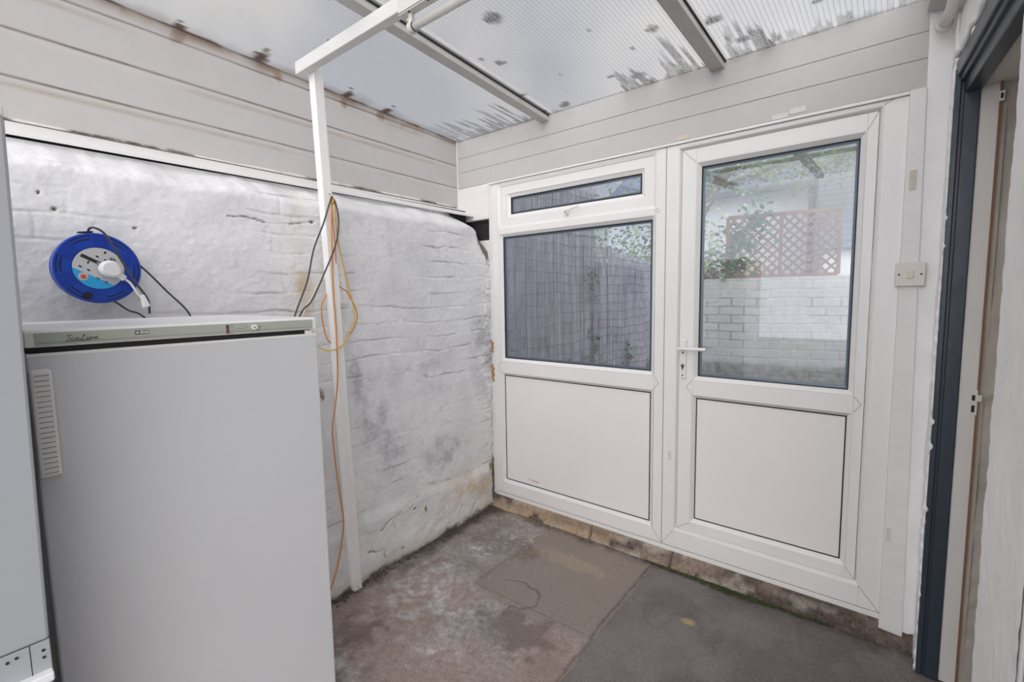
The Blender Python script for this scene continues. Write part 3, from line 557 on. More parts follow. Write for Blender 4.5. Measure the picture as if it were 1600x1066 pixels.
# ------------------------------------------------------------ roof: ribbed polycarbonate sheets on rafters
def roof_mat():
    m = bpy.data.materials.new('ribbed_polycarbonate'); m.use_nodes = True; t = m.node_tree; t.nodes.clear()
    out = N(t, 'ShaderNodeOutputMaterial'); g = N(t, 'ShaderNodeNewGeometry'); sp = N(t, 'ShaderNodeSeparateXYZ'); t.links.new(g.outputs['Position'], sp.inputs[0])
    mu = N(t, 'ShaderNodeMath', op='MULTIPLY'); mu.inputs[1].default_value = 1/.0165; t.links.new(sp.outputs['X'], mu.inputs[0])
    fr = N(t, 'ShaderNodeMath', op='FRACT'); t.links.new(mu.outputs[0], fr.inputs[0])
    rr = N(t, 'ShaderNodeValToRGB'); el = rr.color_ramp.elements; el[0].position = 0; el[0].color = (.9, .9, .9, 1); el[1].position = 1; el[1].color = (0, 0, 0, 1)
    for p_, c in ((.10, .9), (.16, .0), (.86, 0), (.93, .35)): q = el.new(p_); q.color = (c, c, c, 1)
    t.links.new(fr.outputs[0], rr.inputs[0])
    nz_ = N(t, 'ShaderNodeTexNoise'); nz_.inputs['Scale'].default_value = 130; nz_.inputs['Detail'].default_value = 3; t.links.new(g.outputs['Position'], nz_.inputs['Vector'])
    at = N(t, 'ShaderNodeAttribute'); at.attribute_name = 'dirt'
    f1 = N(t, 'ShaderNodeMath', op='SUBTRACT'); t.links.new(nz_.outputs['Fac'], f1.inputs[0]); f1.inputs[1].default_value = .56
    f2 = N(t, 'ShaderNodeMath', op='MULTIPLY_ADD'); t.links.new(f1.outputs[0], f2.inputs[0]); f2.inputs[1].default_value = 2.2; f2.inputs[2].default_value = 0
    f3 = N(t, 'ShaderNodeMath', op='MULTIPLY_ADD'); t.links.new(at.outputs['Fac'], f3.inputs[0]); f3.inputs[1].default_value = 1.15
    f5 = N(t, 'ShaderNodeMath', op='MULTIPLY'); t.links.new(f2.outputs[0], f5.inputs[0]); t.links.new(at.outputs['Fac'], f5.inputs[1]); t.links.new(f5.outputs[0], f3.inputs[2]); f3.use_clamp = True
    dc = N(t, 'ShaderNodeMix'); dc.data_type = 'RGBA'; t.links.new(f3.outputs[0], dc.inputs[0]); dc.inputs[6].default_value = (.96, .96, .96, 1); dc.inputs[7].default_value = (.20, .20, .19, 1)
    wm = N(t, 'ShaderNodeMix'); wm.data_type = 'RGBA'; t.links.new(rr.outputs['Color'], wm.inputs[0]); t.links.new(dc.outputs[2], wm.inputs[6]); wm.inputs[7].default_value = (.62, .60, .59, 1)
    at2 = N(t, 'ShaderNodeAttribute'); at2.attribute_name = 'brown'
    d2 = N(t, 'ShaderNodeMix'); d2.data_type = 'RGBA'; t.links.new(at2.outputs['Fac'], d2.inputs[0]); t.links.new(wm.outputs[2], d2.inputs[6]); d2.inputs[7].default_value = (.14, .085, .06, 1)
    tr = N(t, 'ShaderNodeBsdfTransparent'); t.links.new(d2.outputs[2], tr.inputs[0])
    tl = N(t, 'ShaderNodeBsdfTranslucent'); t.links.new(d2.outputs[2], tl.inputs[0]); df_ = N(t, 'ShaderNodeBsdfDiffuse'); t.links.new(d2.outputs[2], df_.inputs[0])
    a = N(t, 'ShaderNodeMixShader'); a.inputs[0].default_value = .16; t.links.new(tr.outputs[0], a.inputs[1]); t.links.new(tl.outputs[0], a.inputs[2])
    b = N(t, 'ShaderNodeMixShader'); b.inputs[0].default_value = .08; t.links.new(a.outputs[0], b.inputs[1]); t.links.new(df_.outputs[0], b.inputs[2])
    t.links.new(b.outputs[0], out.inputs['Surface']); return m
m_roof = roof_mat()
ce = empty('ceiling', (0, 0, 0), kind='structure')
per = .0165
for x0, x1 in ((-.44, .31), (.31, 1.235), (1.235, 2.32)):
    nx = int((x1-x0)/per*5); xs = np.linspace(x0, x1, nx); ys = np.linspace(-3.5, .06, 180); A, B_ = np.meshgrid(xs, ys, indexing='ij')
    Zr = ZR(B_)+.004+.0010*np.cos(2*PI*A/per)
    rib = .45+.55*(np.mod(np.floor(A/per)*7.31, 1.0))          # mould runs along single ribs
    dt = np.zeros_like(A)
    for (cx, cy, rr_) in ((.645, -.84, .035), (.47, -.58, .022), (.36, -.28, .022), (.335, -.06, .022), (.80, -.18, .014), (.90, -.11, .035), (.98, -.33, .012), (.62, -.33, .010), (.42, -.66, .012), (1.10, -.42, .022), (1.30, -.33, .028), (.9, -.55, .010), (1.18, -.6, .02), (1.36, -.13, .03), (1.40, -.15, .02), (.47, -.06, .03), (1.5, -.45, .02), (1.62, -.22, .014)):
        dt = np.maximum(dt, .85*blob(A, B_, cx, cy, rr_*1.25, rr_, 510, .6))
    cell = np.floor(A/per); h1 = lattice(551)[cell.astype(int) % 64, 5]; h2_ = lattice(552)[cell.astype(int) % 64, 9]
    for (c0, c1, Lm, kk) in ((-.38, .27, .34, .8), (.34, .44, .06, .5), (.52, .62, .03, .5), (.78, .96, .26, 1.0), (1.0, 1.20, .40, 1.0), (1.265, 1.46, .30, .9), (1.42, 1.66, .16, .75), (1.62, 1.95, .10, .6)):
        env = sst(c0-.02, c0+.06, A)*(1-sst(c1-.06, c1+.02, A)); Ln = Lm*h1**.9*env+1e-4
        dt = np.maximum(dt, kk*(.4+.6*h2_)*(1-sst(.75, 1.05, -B_/Ln))*(Ln > .01)*sst(.15, .45, fbm(A*30, B_*9, 555, 3)))
    brn = (1-sst(.0, .03, A+.40+(fbm(A*10, B_*14, 520, 4)-.5)*.05))*.85
    for yy, s_ in ((-1.56, .02), (-1.26, .045), (-.83, .035), (-.58, .03)):
        brn = np.maximum(brn, blob(A, B_, -.385+s_*.8, yy, s_*1.3, s_*.8, 530, .7)*.95)
        brn = np.maximum(brn, crack(A, B_, [(-.40, yy-.02), (-.37+s_, yy), (-.33+s_*1.6, yy-.02)], .008, 540, .012)*.8)
    brn = np.maximum(brn, (1-sst(0, .10, A+.40+(fbm(A*7, B_*9, 525, 4)-.5)*.12))*.35)
    brn = np.maximum(brn, (1-sst(0, .006, -B_))*.5)
    grid('roof_sheet', 0, 0, np.stack([A, B_, Zr], -1), m_roof, ce, dict(dirt=dt, brown=brn))
def rafter(xa, xb, w_, name='rafter'):
    mb = MB(); mb.hexa([(xa-w_/2, .0, ZR(0)-.030), (xa+w_/2, .0, ZR(0)-.030), (xa+w_/2, .0, ZR(0)+.002), (xa-w_/2, .0, ZR(0)+.002)], [(xb-w_/2, -3.5, ZR(-3.5)-.030), (xb+w_/2, -3.5, ZR(-3.5)-.030), (xb+w_/2, -3.5, ZR(-3.5)+.002), (xb-w_/2, -3.5, ZR(-3.5)+.002)])
    o = mb.build(name, m_rafter, ce, bevel=.003)
    mb = MB(); mb.hexa([(xa+w_/2, -.002, ZR(0)-.004), (xa+w_/2+.006, -.002, ZR(0)-.004), (xa+w_/2+.006, -.002, ZR(0)+.003), (xa+w_/2, -.002, ZR(0)+.003)], [(xb+w_/2, -3.5, ZR(-3.5)-.004), (xb+w_/2+.006, -3.5, ZR(-3.5)-.004), (xb+w_/2+.006, -3.5, ZR(-3.5)+.003), (xb+w_/2, -3.5, ZR(-3.5)+.003)]); mb.build('rafter_gasket', m_gasket, o)
rafter(.300, .42, .056); rafter(1.230, 1.22, .058)
# outer glazing caps above the sheets
for xa, xb in ((.31, .43), (1.235, 1.225)):
    mb = MB(); mb.hexa([(xa-.02, .06, ZR(0)+.012), (xa+.02, .06, ZR(0)+.012), (xa+.02, .06, ZR(0)+.03), (xa-.02, .06, ZR(0)+.03)], [(xb-.02, -3.5, ZR(-3.5)+.012), (xb+.02, -3.5, ZR(-3.5)+.012), (xb+.02, -3.5, ZR(-3.5)+.03), (xb-.02, -3.5, ZR(-3.5)+.03)]); mb.build('glazing_cap', m_rafter, ce)

# ------------------------------------------------------------ post and beam
mb = MB(); h_ = .0215; bx, by, tx, ty = -.060, -1.100, -.055, -1.1735
mb.hexa([(bx-h_, by-h_, .0), (bx+h_, by-h_, .0), (bx+h_, by+h_, .0), (bx-h_, by+h_, .0)], [(tx-h_, ty-h_, 2.372), (tx+h_, ty-h_, 2.372), (tx+h_, ty+h_, 2.372), (tx-h_, ty+h_, 2.372)])
post = mb.build('timber_post', m_post, bevel=.003); tag(post, 'slim leaning white painted post in front of the brick wall, holding up the ceiling beam', 'post')
MB().box(bx+h_-.0005, bx+h_+.0006, by-.004, by+.004, .0, .02).build('bare_patch', m_ccream, post)
bm_ = MB(); bm_.hexa([(-.111, -1.232, 2.320), (-.111, -1.1955, 2.320), (-.111, -1.1955, 2.370), (-.111, -1.232, 2.370)], [(2.06, -1.222, 2.316), (2.06, -1.186, 2.316), (2.06, -1.186, 2.366), (2.06, -1.222, 2.366)])
beam = bm_.build('ceiling_beam', m_beam, bevel=.003); tag(beam, 'horizontal white painted beam under the clear roof, resting on the slim post', 'beam')
nl = MB(); nl.cyl((.14, -1.225, 2.368), (.14, -1.225, 2.378), .003, 8).build('nail', m_debris, beam)

# fluorescent batten light
fl = empty('fluorescent_light', (1.15, -1.26, 2.33), label='fluorescent tube light on a cream metal batten fixed along the ceiling beam', cat='light')
def P_(x, y, z): return (x-1.15, y+1.26, z-2.33)
def lbox(mb, x0, x1, y0, y1, z0, z1): a = P_(x0, y0, z0); b = P_(x1, y1, z1); return mb.box(a[0], b[0], a[1], b[1], a[2], b[2])
lbox(MB(), .612, 1.86, -1.262, -1.2325, 2.276, 2.350).build('batten', m_fit, fl, bevel=.003)
lbox(MB(), .613, 1.86, -1.2627, -1.261, 2.280, 2.2822).build('batten_cover_seam', m_grey, fl)
for x_ in (.655, 1.80):
    mb = MB(); mb.cyl(P_(x_-.009, -1.240, 2.236), P_(x_+.009, -1.240, 2.236), .018, 20); lbox(mb, x_-.008, x_+.008, -1.250, -1.236, 2.240, 2.278)
    s_ = mb.build('lamp_holder', m_fit, fl, bevel=.002); MB().cyl(P_(x_+(.011 if x_ < 1 else -.011), -1.240, 2.236), P_(x_+(.0095 if x_ < 1 else -.0095), -1.240, 2.236), .0145, 16).build('holder_socket', m_grey, s_)
MB().cyl(P_(.668, -1.240, 2.236), P_(1.788, -1.240, 2.236), .0128, 20).build('tube', m_tube, fl, smooth=True)
for x_ in (.75, .766, .66): MB().cyl(P_(x_, -1.256, 2.2745), P_(x_, -1.256, 2.277), .0042, 10).build('screw_hole', m_debris, fl)

# ------------------------------------------------------------ tall fridge freezer at the left edge
tf = empty('tall_freezer', (.5, -2.5, 0), label='tall cool white appliance cut off by the left edge, nearer than the fridge', cat='fridge')
def B(par, name, x0, x1, y0, y1, z0, z1, m, bevel=.003, o=(.5, -2.5, 0)): return MB().box(x0-o[0], x1-o[0], y0-o[1], y1-o[1], z0-o[2], z1-o[2]).build(name, m, par, bevel=bevel)
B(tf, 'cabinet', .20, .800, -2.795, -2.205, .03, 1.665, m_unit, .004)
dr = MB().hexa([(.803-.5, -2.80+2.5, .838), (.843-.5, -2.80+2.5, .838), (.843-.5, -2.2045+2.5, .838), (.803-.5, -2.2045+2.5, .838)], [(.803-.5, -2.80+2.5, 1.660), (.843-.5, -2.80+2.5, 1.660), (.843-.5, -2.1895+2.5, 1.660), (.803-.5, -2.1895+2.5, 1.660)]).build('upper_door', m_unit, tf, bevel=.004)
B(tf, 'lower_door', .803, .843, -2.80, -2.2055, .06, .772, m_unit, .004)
rl = B(tf, 'divider_rail', .800, .841, -2.80, -2.2045, .782, .836, m_unit, .001)
B(tf, 'hinge_ledge', .80, .857, -2.80, -2.2045, .772, .786, m_fridge_side, .002)
mb = MB()
for y_, z_ in ((-2.253, .824), (-2.243, .826), (-2.213, .821), (-2.213, .809)): mb.cyl((.8405-.5, y_+2.5, z_), (.8425-.5, y_+2.5, z_), .0022, 10)
mb.box(.8405-.5, .8415-.5, -2.2285+2.5, -2.2275+2.5, .786, .836); mb.build('screw_hole', m_dark, rl)
B(tf, 'top_cap', .20, .846, -2.80, -2.190, 1.660, 1.678, m_fridge_side, .004)
B(tf, 'hinge_cover', .79, .835, -2.225, -2.192, 1.678, 1.694, m_fridge_side, .003)
for x_ in (.25, .75):
    for y_ in (-2.75, -2.25): MB().cyl((x_-.5, y_+2.5, 0), (x_-.5, y_+2.5, .035), .018, 12).build('foot', m_black, tf)

# ------------------------------------------------------------ larder fridge
fo = (.30, -1.888, 0)
fg = empty('larder_fridge', fo, label='waist-high white fridge with grey-green control strip, under the blue cable reel', cat='fridge')
YL, YR = -2.177, -1.598
B(fg, 'cabinet', .045, .560, YL+.012, YR-.004, .04, 1.2995, m_fridge_side, .004, fo)
B(fg, 'worktop', .035, .622, YL-.001, YR+.001, 1.2995, 1.3315, m_fridge_side, .005, fo)
cp = B(fg, 'control_panel', .600, .6245, YL+.001, YR-.001, 1.2985, 1.3275, m_fridge_cream, .0015, fo)
B(cp, 'control_strip', .622, .6252, YL+.014, YR-.012, 1.3005, 1.3260, m_ctrl, .0008, fo)
B(cp, 'strip_line', .6250, .6256, YL+.018, YR-.018, 1.3058, 1.3064, m_grey, 0, fo)
B(fg, 'door_recess_shade', .55, .612, YL+.004, YR-.012, 1.280, 1.2995, m_dark, 0, fo)  # black block painting the shade between control panel and door
B(fg, 'hinge_tab', .598, .618, YR-.030, YR-.012, 1.283, 1.296, m_knob, .001, fo)
B(fg, 'door_gasket', .558, .580, YL+.004, YR-.004, .075, 1.280, m_grey, 0, fo)
dr = B(fg, 'door', .580, .623, YL+.0, YR+.001, .070, 1.2855, m_fridge, .004, fo)
B(dr, 'door_top_trim', .581, .6238, YL+.001, YR, 1.2795, 1.2865, m_fridge_cream, .0015, fo)
B(fg, 'plinth', .10, .575, YL+.01, YR-.01, .012, .066, m_grey, .002, fo)
hd = B(dr, 'door_handle', .612, .650, YL+.000, YL+.031, 1.050, 1.257, m_fridge_cream, .004, fo)
mb = MB()
for i in range(20): z_ = 1.058+i*.0099; mb.box(.6496-fo[0], .6506-fo[0], YL+.006-fo[1], YL+.026-fo[1], z_, z_+.0009)
mb.build('handle_ribs', m_grey, hd)
for x_ in (.12, .52):
    for y_ in (YL+.04, YR-.04): MB().cyl((x_-fo[0], y_-fo[1], 0), (x_-fo[0], y_-fo[1], .042), .015, 12).build('foot', m_black, fg)
# knob, indicator, printed marks
kn = MB().cyl((.6250-fo[0], -1.7665-fo[1], 1.3135), (.6335-fo[0], -1.7665-fo[1], 1.3135), .0068, 24).build('thermostat_knob', m_knob, cp, bevel=.001)
MB().bar((.6336-fo[0], -1.770-fo[1], 1.3165), (.6336-fo[0], -1.764-fo[1], 1.3105), (.0004, 0, 0), (0, .0006, .0006)).build('knob_pointer', m_print, kn)
for y0_, y1_, z0_, z1_ in [(-1.787, -1.779, 1.3155, 1.3161), (-1.757, -1.747, 1.3140, 1.3146), (-1.812, -1.787, 1.3120, 1.3123)]+[(-1.8185, -1.8155, z_, z_+.0009) for z_ in (1.3015, 1.3085, 1.3155, 1.3205)]:
    B(cp, 'scale_mark', .6252, .6259, y0_, y1_, z0_, z1_, m_print, 0, fo)
B(cp, 'grey_indicator', .6250, .6262, -1.8305, -1.8240, 1.3135, 1.3225, m_grey, 0, fo)
B(cp, 'red_indicator', .6250, .6262, -1.8305, -1.8240, 1.3015, 1.3130, mat('dull_red', (.22, .05, .04), .5), 0, fo)
# stroke lettering: each letter is a list of polylines in a unit box
def strokes(par, word, origin, size, m, name, slant=0, wgt=.00045, sp=1.0, x=.6262):
    G = {'I': [[(.1, 0), (.5, .05), (.35, .55), (.3, 1.0), (.7, 1.0)], [(-.1, .85), (.3, 1.0)]],
         'c': [[(.55, .42), (.35, .5), (.08, .28), (.2, .02), (.5, .05), (.75, .2)]],
         'e': [[(.0, .2), (.4, .3), (.45, .48), (.2, .48), (.1, .18), (.3, 0), (.7, .15)]],
         'L': [[(.30, .72), (.34, .98), (.55, .98), (.50, .70), (.30, .30), (.08, .02), (.02, .10), (.25, .06), (.55, -.02), (.85, .14)]],
         'i': [[(.0, .1), (.2, .48), (.15, .05), (.45, .12)], [(.22, .68), (.26, .72)]],
         'n': [[(.0, .4), (.1, .48), (.05, 0), (.35, .45), (.5, .42), (.45, .05), (.7, .12)]],
         'l': [[(.0, .1), (.35, .9), (.25, 1.0), (.12, .3), (.2, .02), (.5, .12)]],
         'E': [[(.6, 1), (0, 1), (0, 0), (.6, 0)], [(0, .52), (.5, .52)]], 'B': [[(0, 0), (0, 1), (.6, .95), (.6, .6), (0, .52), (.65, .45), (.65, .05), (0, 0)]],
         'K': [[(0, 0), (0, 1)], [(.6, 1), (0, .45), (.65, 0)]], 'C': [[(.65, .85), (.35, 1), (0, .7), (0, .3), (.35, 0), (.65, .15)]],
         'l_': [[(0, 1), (0, 0), (.6, 0)]]}
    mb = MB(); cx = 0
    for ch in word:
        for pl_ in G[ch]:
            pts = [(x-fo[0], origin[0]+(cx+px_+slant*pz)*size-fo[1], origin[1]+pz*size*1.0) for px_, pz in pl_]
            for a, b_ in zip(pts, pts[1:]):
                d = Vector(b_)-Vector(a)
                if d.length > 1e-7: nrm = Vector((1, 0, 0)).cross(d).normalized()*wgt; mb.bar(a, b_, nrm, (.0002, 0, 0))
        cx += {'I': .6, 'L': .95, 'i': .45, 'l_': .75}.get(ch, .68)*sp
    return mb.build(name, m, par)
strokes(cp, ['I', 'c', 'e', 'L', 'i', 'n', 'e'], (-2.1195, 1.3085), .0105, m_print, 'script_lettering', slant=.35, sp=1.0, wgt=.00038)
MB().bar((.6262-fo[0], -2.124-fo[1], 1.3062), (.6262-fo[0], -2.082-fo[1], 1.3072), (.0002, 0, 0), (0, 0, .0003)).build('script_underline', m_print, cp)
bd = MB().box(.6250-fo[0], .6258-fo[0], -2.0085-fo[1], -1.9845-fo[1], 1.3125, 1.3205).build('badge', m_print, cp)
mb = MB(); mb.box(.6256-fo[0], .6261-fo[0], -2.0068-fo[1], -2.0025-fo[1], 1.3145, 1.3187); mb.box(.6256-fo[0], .6261-fo[0], -2.0005-fo[1], -1.9855-fo[1], 1.3136, 1.3196); mb.build('badge_field', m_fridge_cream, bd)
strokes(bd, ['l_', 'E', 'C'], (-1.9985, 1.3145), .0044, m_print, 'badge_lettering', sp=1.35, wgt=.00045, x=.6264)

# ------------------------------------------------------------ cable reel hanging on the wall
RC = Vector((-.035, -1.940, 1.488))
rr = empty('cable_reel', RC, label='round blue extension cable reel with silver socket face, hung on the white brick wall', cat='cable reel')
rr.rotation_euler = (math.radians(8), 0, math.radians(3))
def disc(mb, x0, x1, r0, r1=0, seg=64, a0=0, a1=2*PI, zs=1.0):
    n = max(2, int(seg*(a1-a0)/(2*PI))+1); full = abs(a1-a0-2*PI) < 1e-6; m_n = n-1 if full else n; vs = []
    for i in range(m_n):
        a = a0+(a1-a0)*i/(n-1); c, s_ = math.cos(a), math.sin(a)
        vs += [(x0, c*r0, s_*r0), (x1, c*r0, s_*r0), (x1, c*r1, s_*r1), (x0, c*r1, s_*r1)]
    fs = []
    for i in range(m_n if full else m_n-1):
        j = (i+1) % m_n
        for k in range(4): fs.append((4*i+k, 4*i+(k+1) % 4, 4*j+(k+1) % 4, 4*j+k))
    if not full: fs += [(0, 1, 2, 3), tuple(4*(m_n-1)+k for k in (3, 2, 1, 0))]
    return mb.add(vs, fs)
R0 = .1075; R1 = .0635
disc(MB(), -.050, -.040, R0-.004).build('rear_flange', m_blue2, rr, bevel=.002)
disc(MB(), -.042, .0, .060).build('cable_drum', m_black, rr)
disc(MB(), -.012, .006, R0, R1).build('rim', m_blue, rr, bevel=.003, seg=3)
disc(MB(), -.006, .004, R1+.001).build('rim_floor', m_blue2, rr)
for k in range(6):
    a = math.radians(60*k+16)
    disc(MB(), .004, .0078, R0-.003, R1+.001, a0=a-.24, a1=a+.24, seg=80).build('ramp_panel', m_blue2, rr, bevel=.0008)
    a = math.radians(60*k+46)
    s_ = MB(); disc(s_, .0055, .0068, .1005, .0975, a0=a-.27, a1=a+.27, seg=100); disc(s_, .0055, .0068, .0905, .0875, a0=a-.25, a1=a+.25, seg=100)
    s_.build('vent_slot', m_black, rr)
face = disc(MB(), .003, .0075, R1-.001).build('socket_face', m_face, rr, bevel=.001)
# printed band, cyan corner, sockets (the face is turned about 35 degrees)
ra = math.radians(-37)
def fc(u_, v_): return (u_*math.cos(ra)-v_*math.sin(ra), u_*math.sin(ra)+v_*math.cos(ra))
def rect(mb, u_, v_, w_, h2, x0=.0074, x1=.0082):
    q = [fc(u_+a*w_/2, v_+b_*h2/2) for a, b_ in ((-1, -1), (1, -1), (1, 1), (-1, 1))]
    return mb.hexa([(x0, a, b_) for a, b_ in q], [(x1, a, b_) for a, b_ in q])
rect(MB(), -.008, .014, .092, .010).build('printed_band', m_print, face)
rect(MB(), .003, .0135, .030, .0052, .0080, .0085).build('band_label', m_face, face)
mb = MB(); rect(mb, .018, .0135, .002, .0036, .0084, .0087)
for i in range(6): rect(mb, -.009+i*.0042, .0135, .0018, .003, .0084, .0087)
mb.build('band_print', m_print, face)
lg = rect(MB(), .017, .041, .013, .010).build('corner_mark', m_print, face)
mb = MB(); rect(mb, .017, .044, .009, .0012, .0081, .0085); rect(mb, .017, .041, .009, .0012, .0081, .0085); rect(mb, .0135, .0425, .0012, .005, .0081, .0085); rect(mb, .0205, .0395, .0012, .004, .0081, .0085); mb.build('corner_mark_print', m_face, lg)
vs = []; seg = 30; cut = -.030      # chord segment of cyan below the sockets
a_ = math.acos(cut/-.0635)
pts = [fc(.0635*math.sin(t), -.0635*math.cos(t)) for t in np.linspace(-a_, a_, seg)]
mb = MB(); mb.add([(.0082, *p) for p in pts]+[(.0074, *p) for p in pts], [tuple(range(seg))]+[(i, i+1, seg+i+1, seg+i) for i in range(seg-1)]+[tuple(range(2*seg-1, seg-1, -1))]); mb.build('cyan_label', m_cyan, face)
p_ = fc(-.022, -.042); mb = MB(); mb.cyl((.008, *p_), (.0086, *p_), .012, 24); mb.build('button_surround', m_face, face)
MB().cyl((.008, *p_), (.012, *p_), .0068, 20).build('reset_button', m_red, face, bevel=.0012)
def socket(u_, v_, par):
    mb = MB(); rect(mb, u_, v_+.011, .0042, .0080); rect(mb, u_-.011, v_-.010, .0075, .0042); rect(mb, u_+.011, v_-.010, .0075, .0042); return mb.build('socket_slots', m_black, par)
socket(-.030, -.008, face); socket(.022, -.020, face); socket(-.008, .040, face)
q_ = fc(-.088*1.0, -.01); q_ = (-.045, -.078)
MB().cyl((.005, *q_), (.013, *q_), .0105, 20).cyl((.013, *q_), (.0145, *q_), .006, 14).build('winding_knob', m_black, rr, bevel=.001)
MB().box(-.02, .004, -.024, .010, .1085, .1125).build('carry_clip', m_black, rr)

# white plug in the reel, with its cable down to the inline connector
pg = empty('mains_plug', (-.02, -1.918, 1.486), label='white three-pin plug pushed into the blue cable reel', cat='plug')
mb = MB(); n = 28; prof = [(0, .0265), (.014, .0275), (.024, .0255), (.030, .019)]; vs = []
for x_, r_ in prof:
    for i in range(n):
        a = 2*PI*i/n; y_ = math.cos(a)*r_; z_ = math.sin(a)*r_*.95; k = max(0, math.cos(a+.72))**3*.006
        vs.append((x_, y_+math.cos(-.72)*k, z_+math.sin(-.72)*k))
fs = [tuple(range(n))[::-1], tuple(3*n+i for i in range(n))]+[(j*n+i, j*n+(i+1) % n, (j+1)*n+(i+1) % n, (j+1)*n+i) for j in range(3) for i in range(n)]
mb.add(vs, fs).build('plug_body', m_cwht, pg, smooth=False, bevel=.001)
d_ = Vector((0, .75, -.66)).normalized()
MB().bar(Vector((.012, 0, 0))+d_*.022, Vector((.012, 0, 0))+d_*.046, (.008, 0, 0), Vector((0, .66, .75))*.009).build('cord_grip', m_cwht, pg, bevel=.002)
MB().tube(spline([(.012, *(d_*.044)[1:]), (.014, .048, -.045), (.016, .064, -.078), (.016, .078, -.096)], 6), .0036, 10).build('plug_cord', m_cwht, pg, smooth=True)
tag(MB().hexa([(-.006, -1.851, 1.402), (.009, -1.851, 1.402), (.009, -1.840, 1.407), (-.006, -1.840, 1.407)], [(-.009, -1.846, 1.362), (.011, -1.846, 1.362), (.011, -1.826, 1.368), (-.009, -1.826, 1.368)]).build('cable_connector', m_cwht, bevel=.004, seg=3), 'small white inline cable connector hanging just above the fridge top', 'connector')

def cable(name, pts, rad, m, label, cat='cable', group=None, n=8):
    group = group or {'dark_cable': 'dark cables by the reel and the post', 'orange_cable': 'orange cables at the post', 'yellow_cable': 'yellow cables at the post'}.get(name)
    o = MB().tube(spline(pts, n), rad, 8).build(name, m, smooth=True); return tag(o, label, cat, group)
cable('dark_cable', [(-.050, -1.952, 1.585), (-.020, -1.957, 1.603), (0.004, -1.948, 1.607), (0.012, -1.925, 1.588), (.012, -1.895, 1.520), (.010, -1.865, 1.452), (.004, -1.838, 1.405), (0.0, -1.829, 1.380), (-.004, -1.828, 1.345)], .0034, m_cblk, 'dark cable looping over the front of the blue reel down to the white connector')
cable('dark_cable', [(-.060, -1.86, 1.535), (-.078, -1.835, 1.514), (-.078, -1.798, 1.472), (-.078, -1.756, 1.418), (-.072, -1.697, 1.340), (-.06, -1.68, 1.25)], .0030, m_cblk, 'straight dark cable slanting right from the blue reel down behind the fridge')
cable('dark_cable', [(-.070, -1.93, 1.40), (-.078, -1.901, 1.386), (-.078, -1.867, 1.356), (-.078, -1.838, 1.342), (-.06, -1.80, 1.30)], .0030, m_cblk, 'short dark cable showing below the blue reel at the fridge top')
cable('dark_cable', [(-.020, -1.146, 1.822), (-.012, -1.160, 1.80), (-.01, -1.199, 1.699), (-.01, -1.248, 1.589), (-.01, -1.284, 1.456), (-.02, -1.338, 1.320), (-.03, -1.37, 1.20)], .0034, m_cblk, 'left of the two dark cables hanging from the hook on the post')
cable('dark_cable', [(-.020, -1.146, 1.822), (-.010, -1.136, 1.79), (-.01, -1.127, 1.72), (-.01, -1.144, 1.623), (-.008, -1.211, 1.484), (-.01, -1.269, 1.376), (-.02, -1.313, 1.325), (-.03, -1.35, 1.20)], .0034, m_cblk, 'right of the two dark cables hanging from the hook, crossing the post')
cable('orange_cable', [(-.024, -1.144, 1.820), (-.022, -1.150, 1.76), (-.020, -1.157, 1.678), (-.020, -1.160, 1.55), (-.022, -1.162, 1.43), (-.022, -1.157, 1.234), (-.022, -1.165, 1.006), (-.026, -1.196, .82), (-.026, -1.197, .751), (-.022, -1.190, .603), (-.024, -1.178, .479), (-.026, -1.168, .354), (-.028, -1.203, .185), (-.03, -1.255, .060), (-.03, -1.30, .012)], .0032, m_corg, 'long orange cable trailing down the slim post to the floor')
cable('yellow_cable', [(-.026, -1.142, 1.820), (-.028, -1.13, 1.78), (-.050, -1.112, 1.656), (-.050, -1.086, 1.517), (-.050, -1.054, 1.373), (-.050, -1.047, 1.285), (-.046, -1.079, 1.227), (-.020, -1.130, 1.178), (-.02, -1.193, 1.158), (-.04, -1.245, 1.182), (-.05, -1.30, 1.22)], .0030, m_cyel, 'bright yellow cable hanging beside the post and looping under to the fridge')
cable('yellow_cable', [(-.024, -1.150, 1.818), (-.024, -1.147, 1.74), (-.026, -1.140, 1.62), (-.045, -1.128, 1.50), (-.068, -1.110, 1.445), (-.068, -1.063, 1.408), (-.066, -1.021, 1.313), (-.066, -1.045, 1.240), (-.060, -1.085, 1.212)], .0028, m_corg, 'amber cable bulging into a small loop right of the post at fridge-top height')
cable('cream_cable', [(-.090, -1.130, 1.470), (-.095, -1.160, 1.468), (-.090, -1.195, 1.445), (-.085, -1.222, 1.398), (-.080, -1.270, 1.322), (-.07, -1.29, 1.24)], .0030, m_ccream, 'thin cream cable curving from behind the post down to the fridge')
cable('orange_cable', [(-.075, -1.150, 1.42), (-.070, -1.185, 1.375), (-.068, -1.196, 1.319), (-.068, -1.180, 1.215), (-.07, -1.150, 1.18)], .0030, m_corg, 'short orange cable bowing out left of the post beside the fridge corner')
hk = MB(); hk.tube(spline([(-.036, -1.150, 1.835), (-.020, -1.150, 1.830), (-.012, -1.148, 1.822), (-.014, -1.148, 1.834)], 4), .0022, 8); tag(hk.build('cable_hook', m_metal), 'small hook on the post holding the bunch of yellow and dark cables', 'hook')
kn_ = MB(); kn_.tube(spline([(-.018, -1.142, 1.815), (-.010, -1.148, 1.80), (-.016, -1.153, 1.79), (-.024, -1.147, 1.785), (-.018, -1.140, 1.80), (-.012, -1.146, 1.815)], 5), .0028, 8); tag(kn_.build('cable_tie', m_cyel), 'yellow twist of cable knotted just under the hook on the post', 'cable tie')
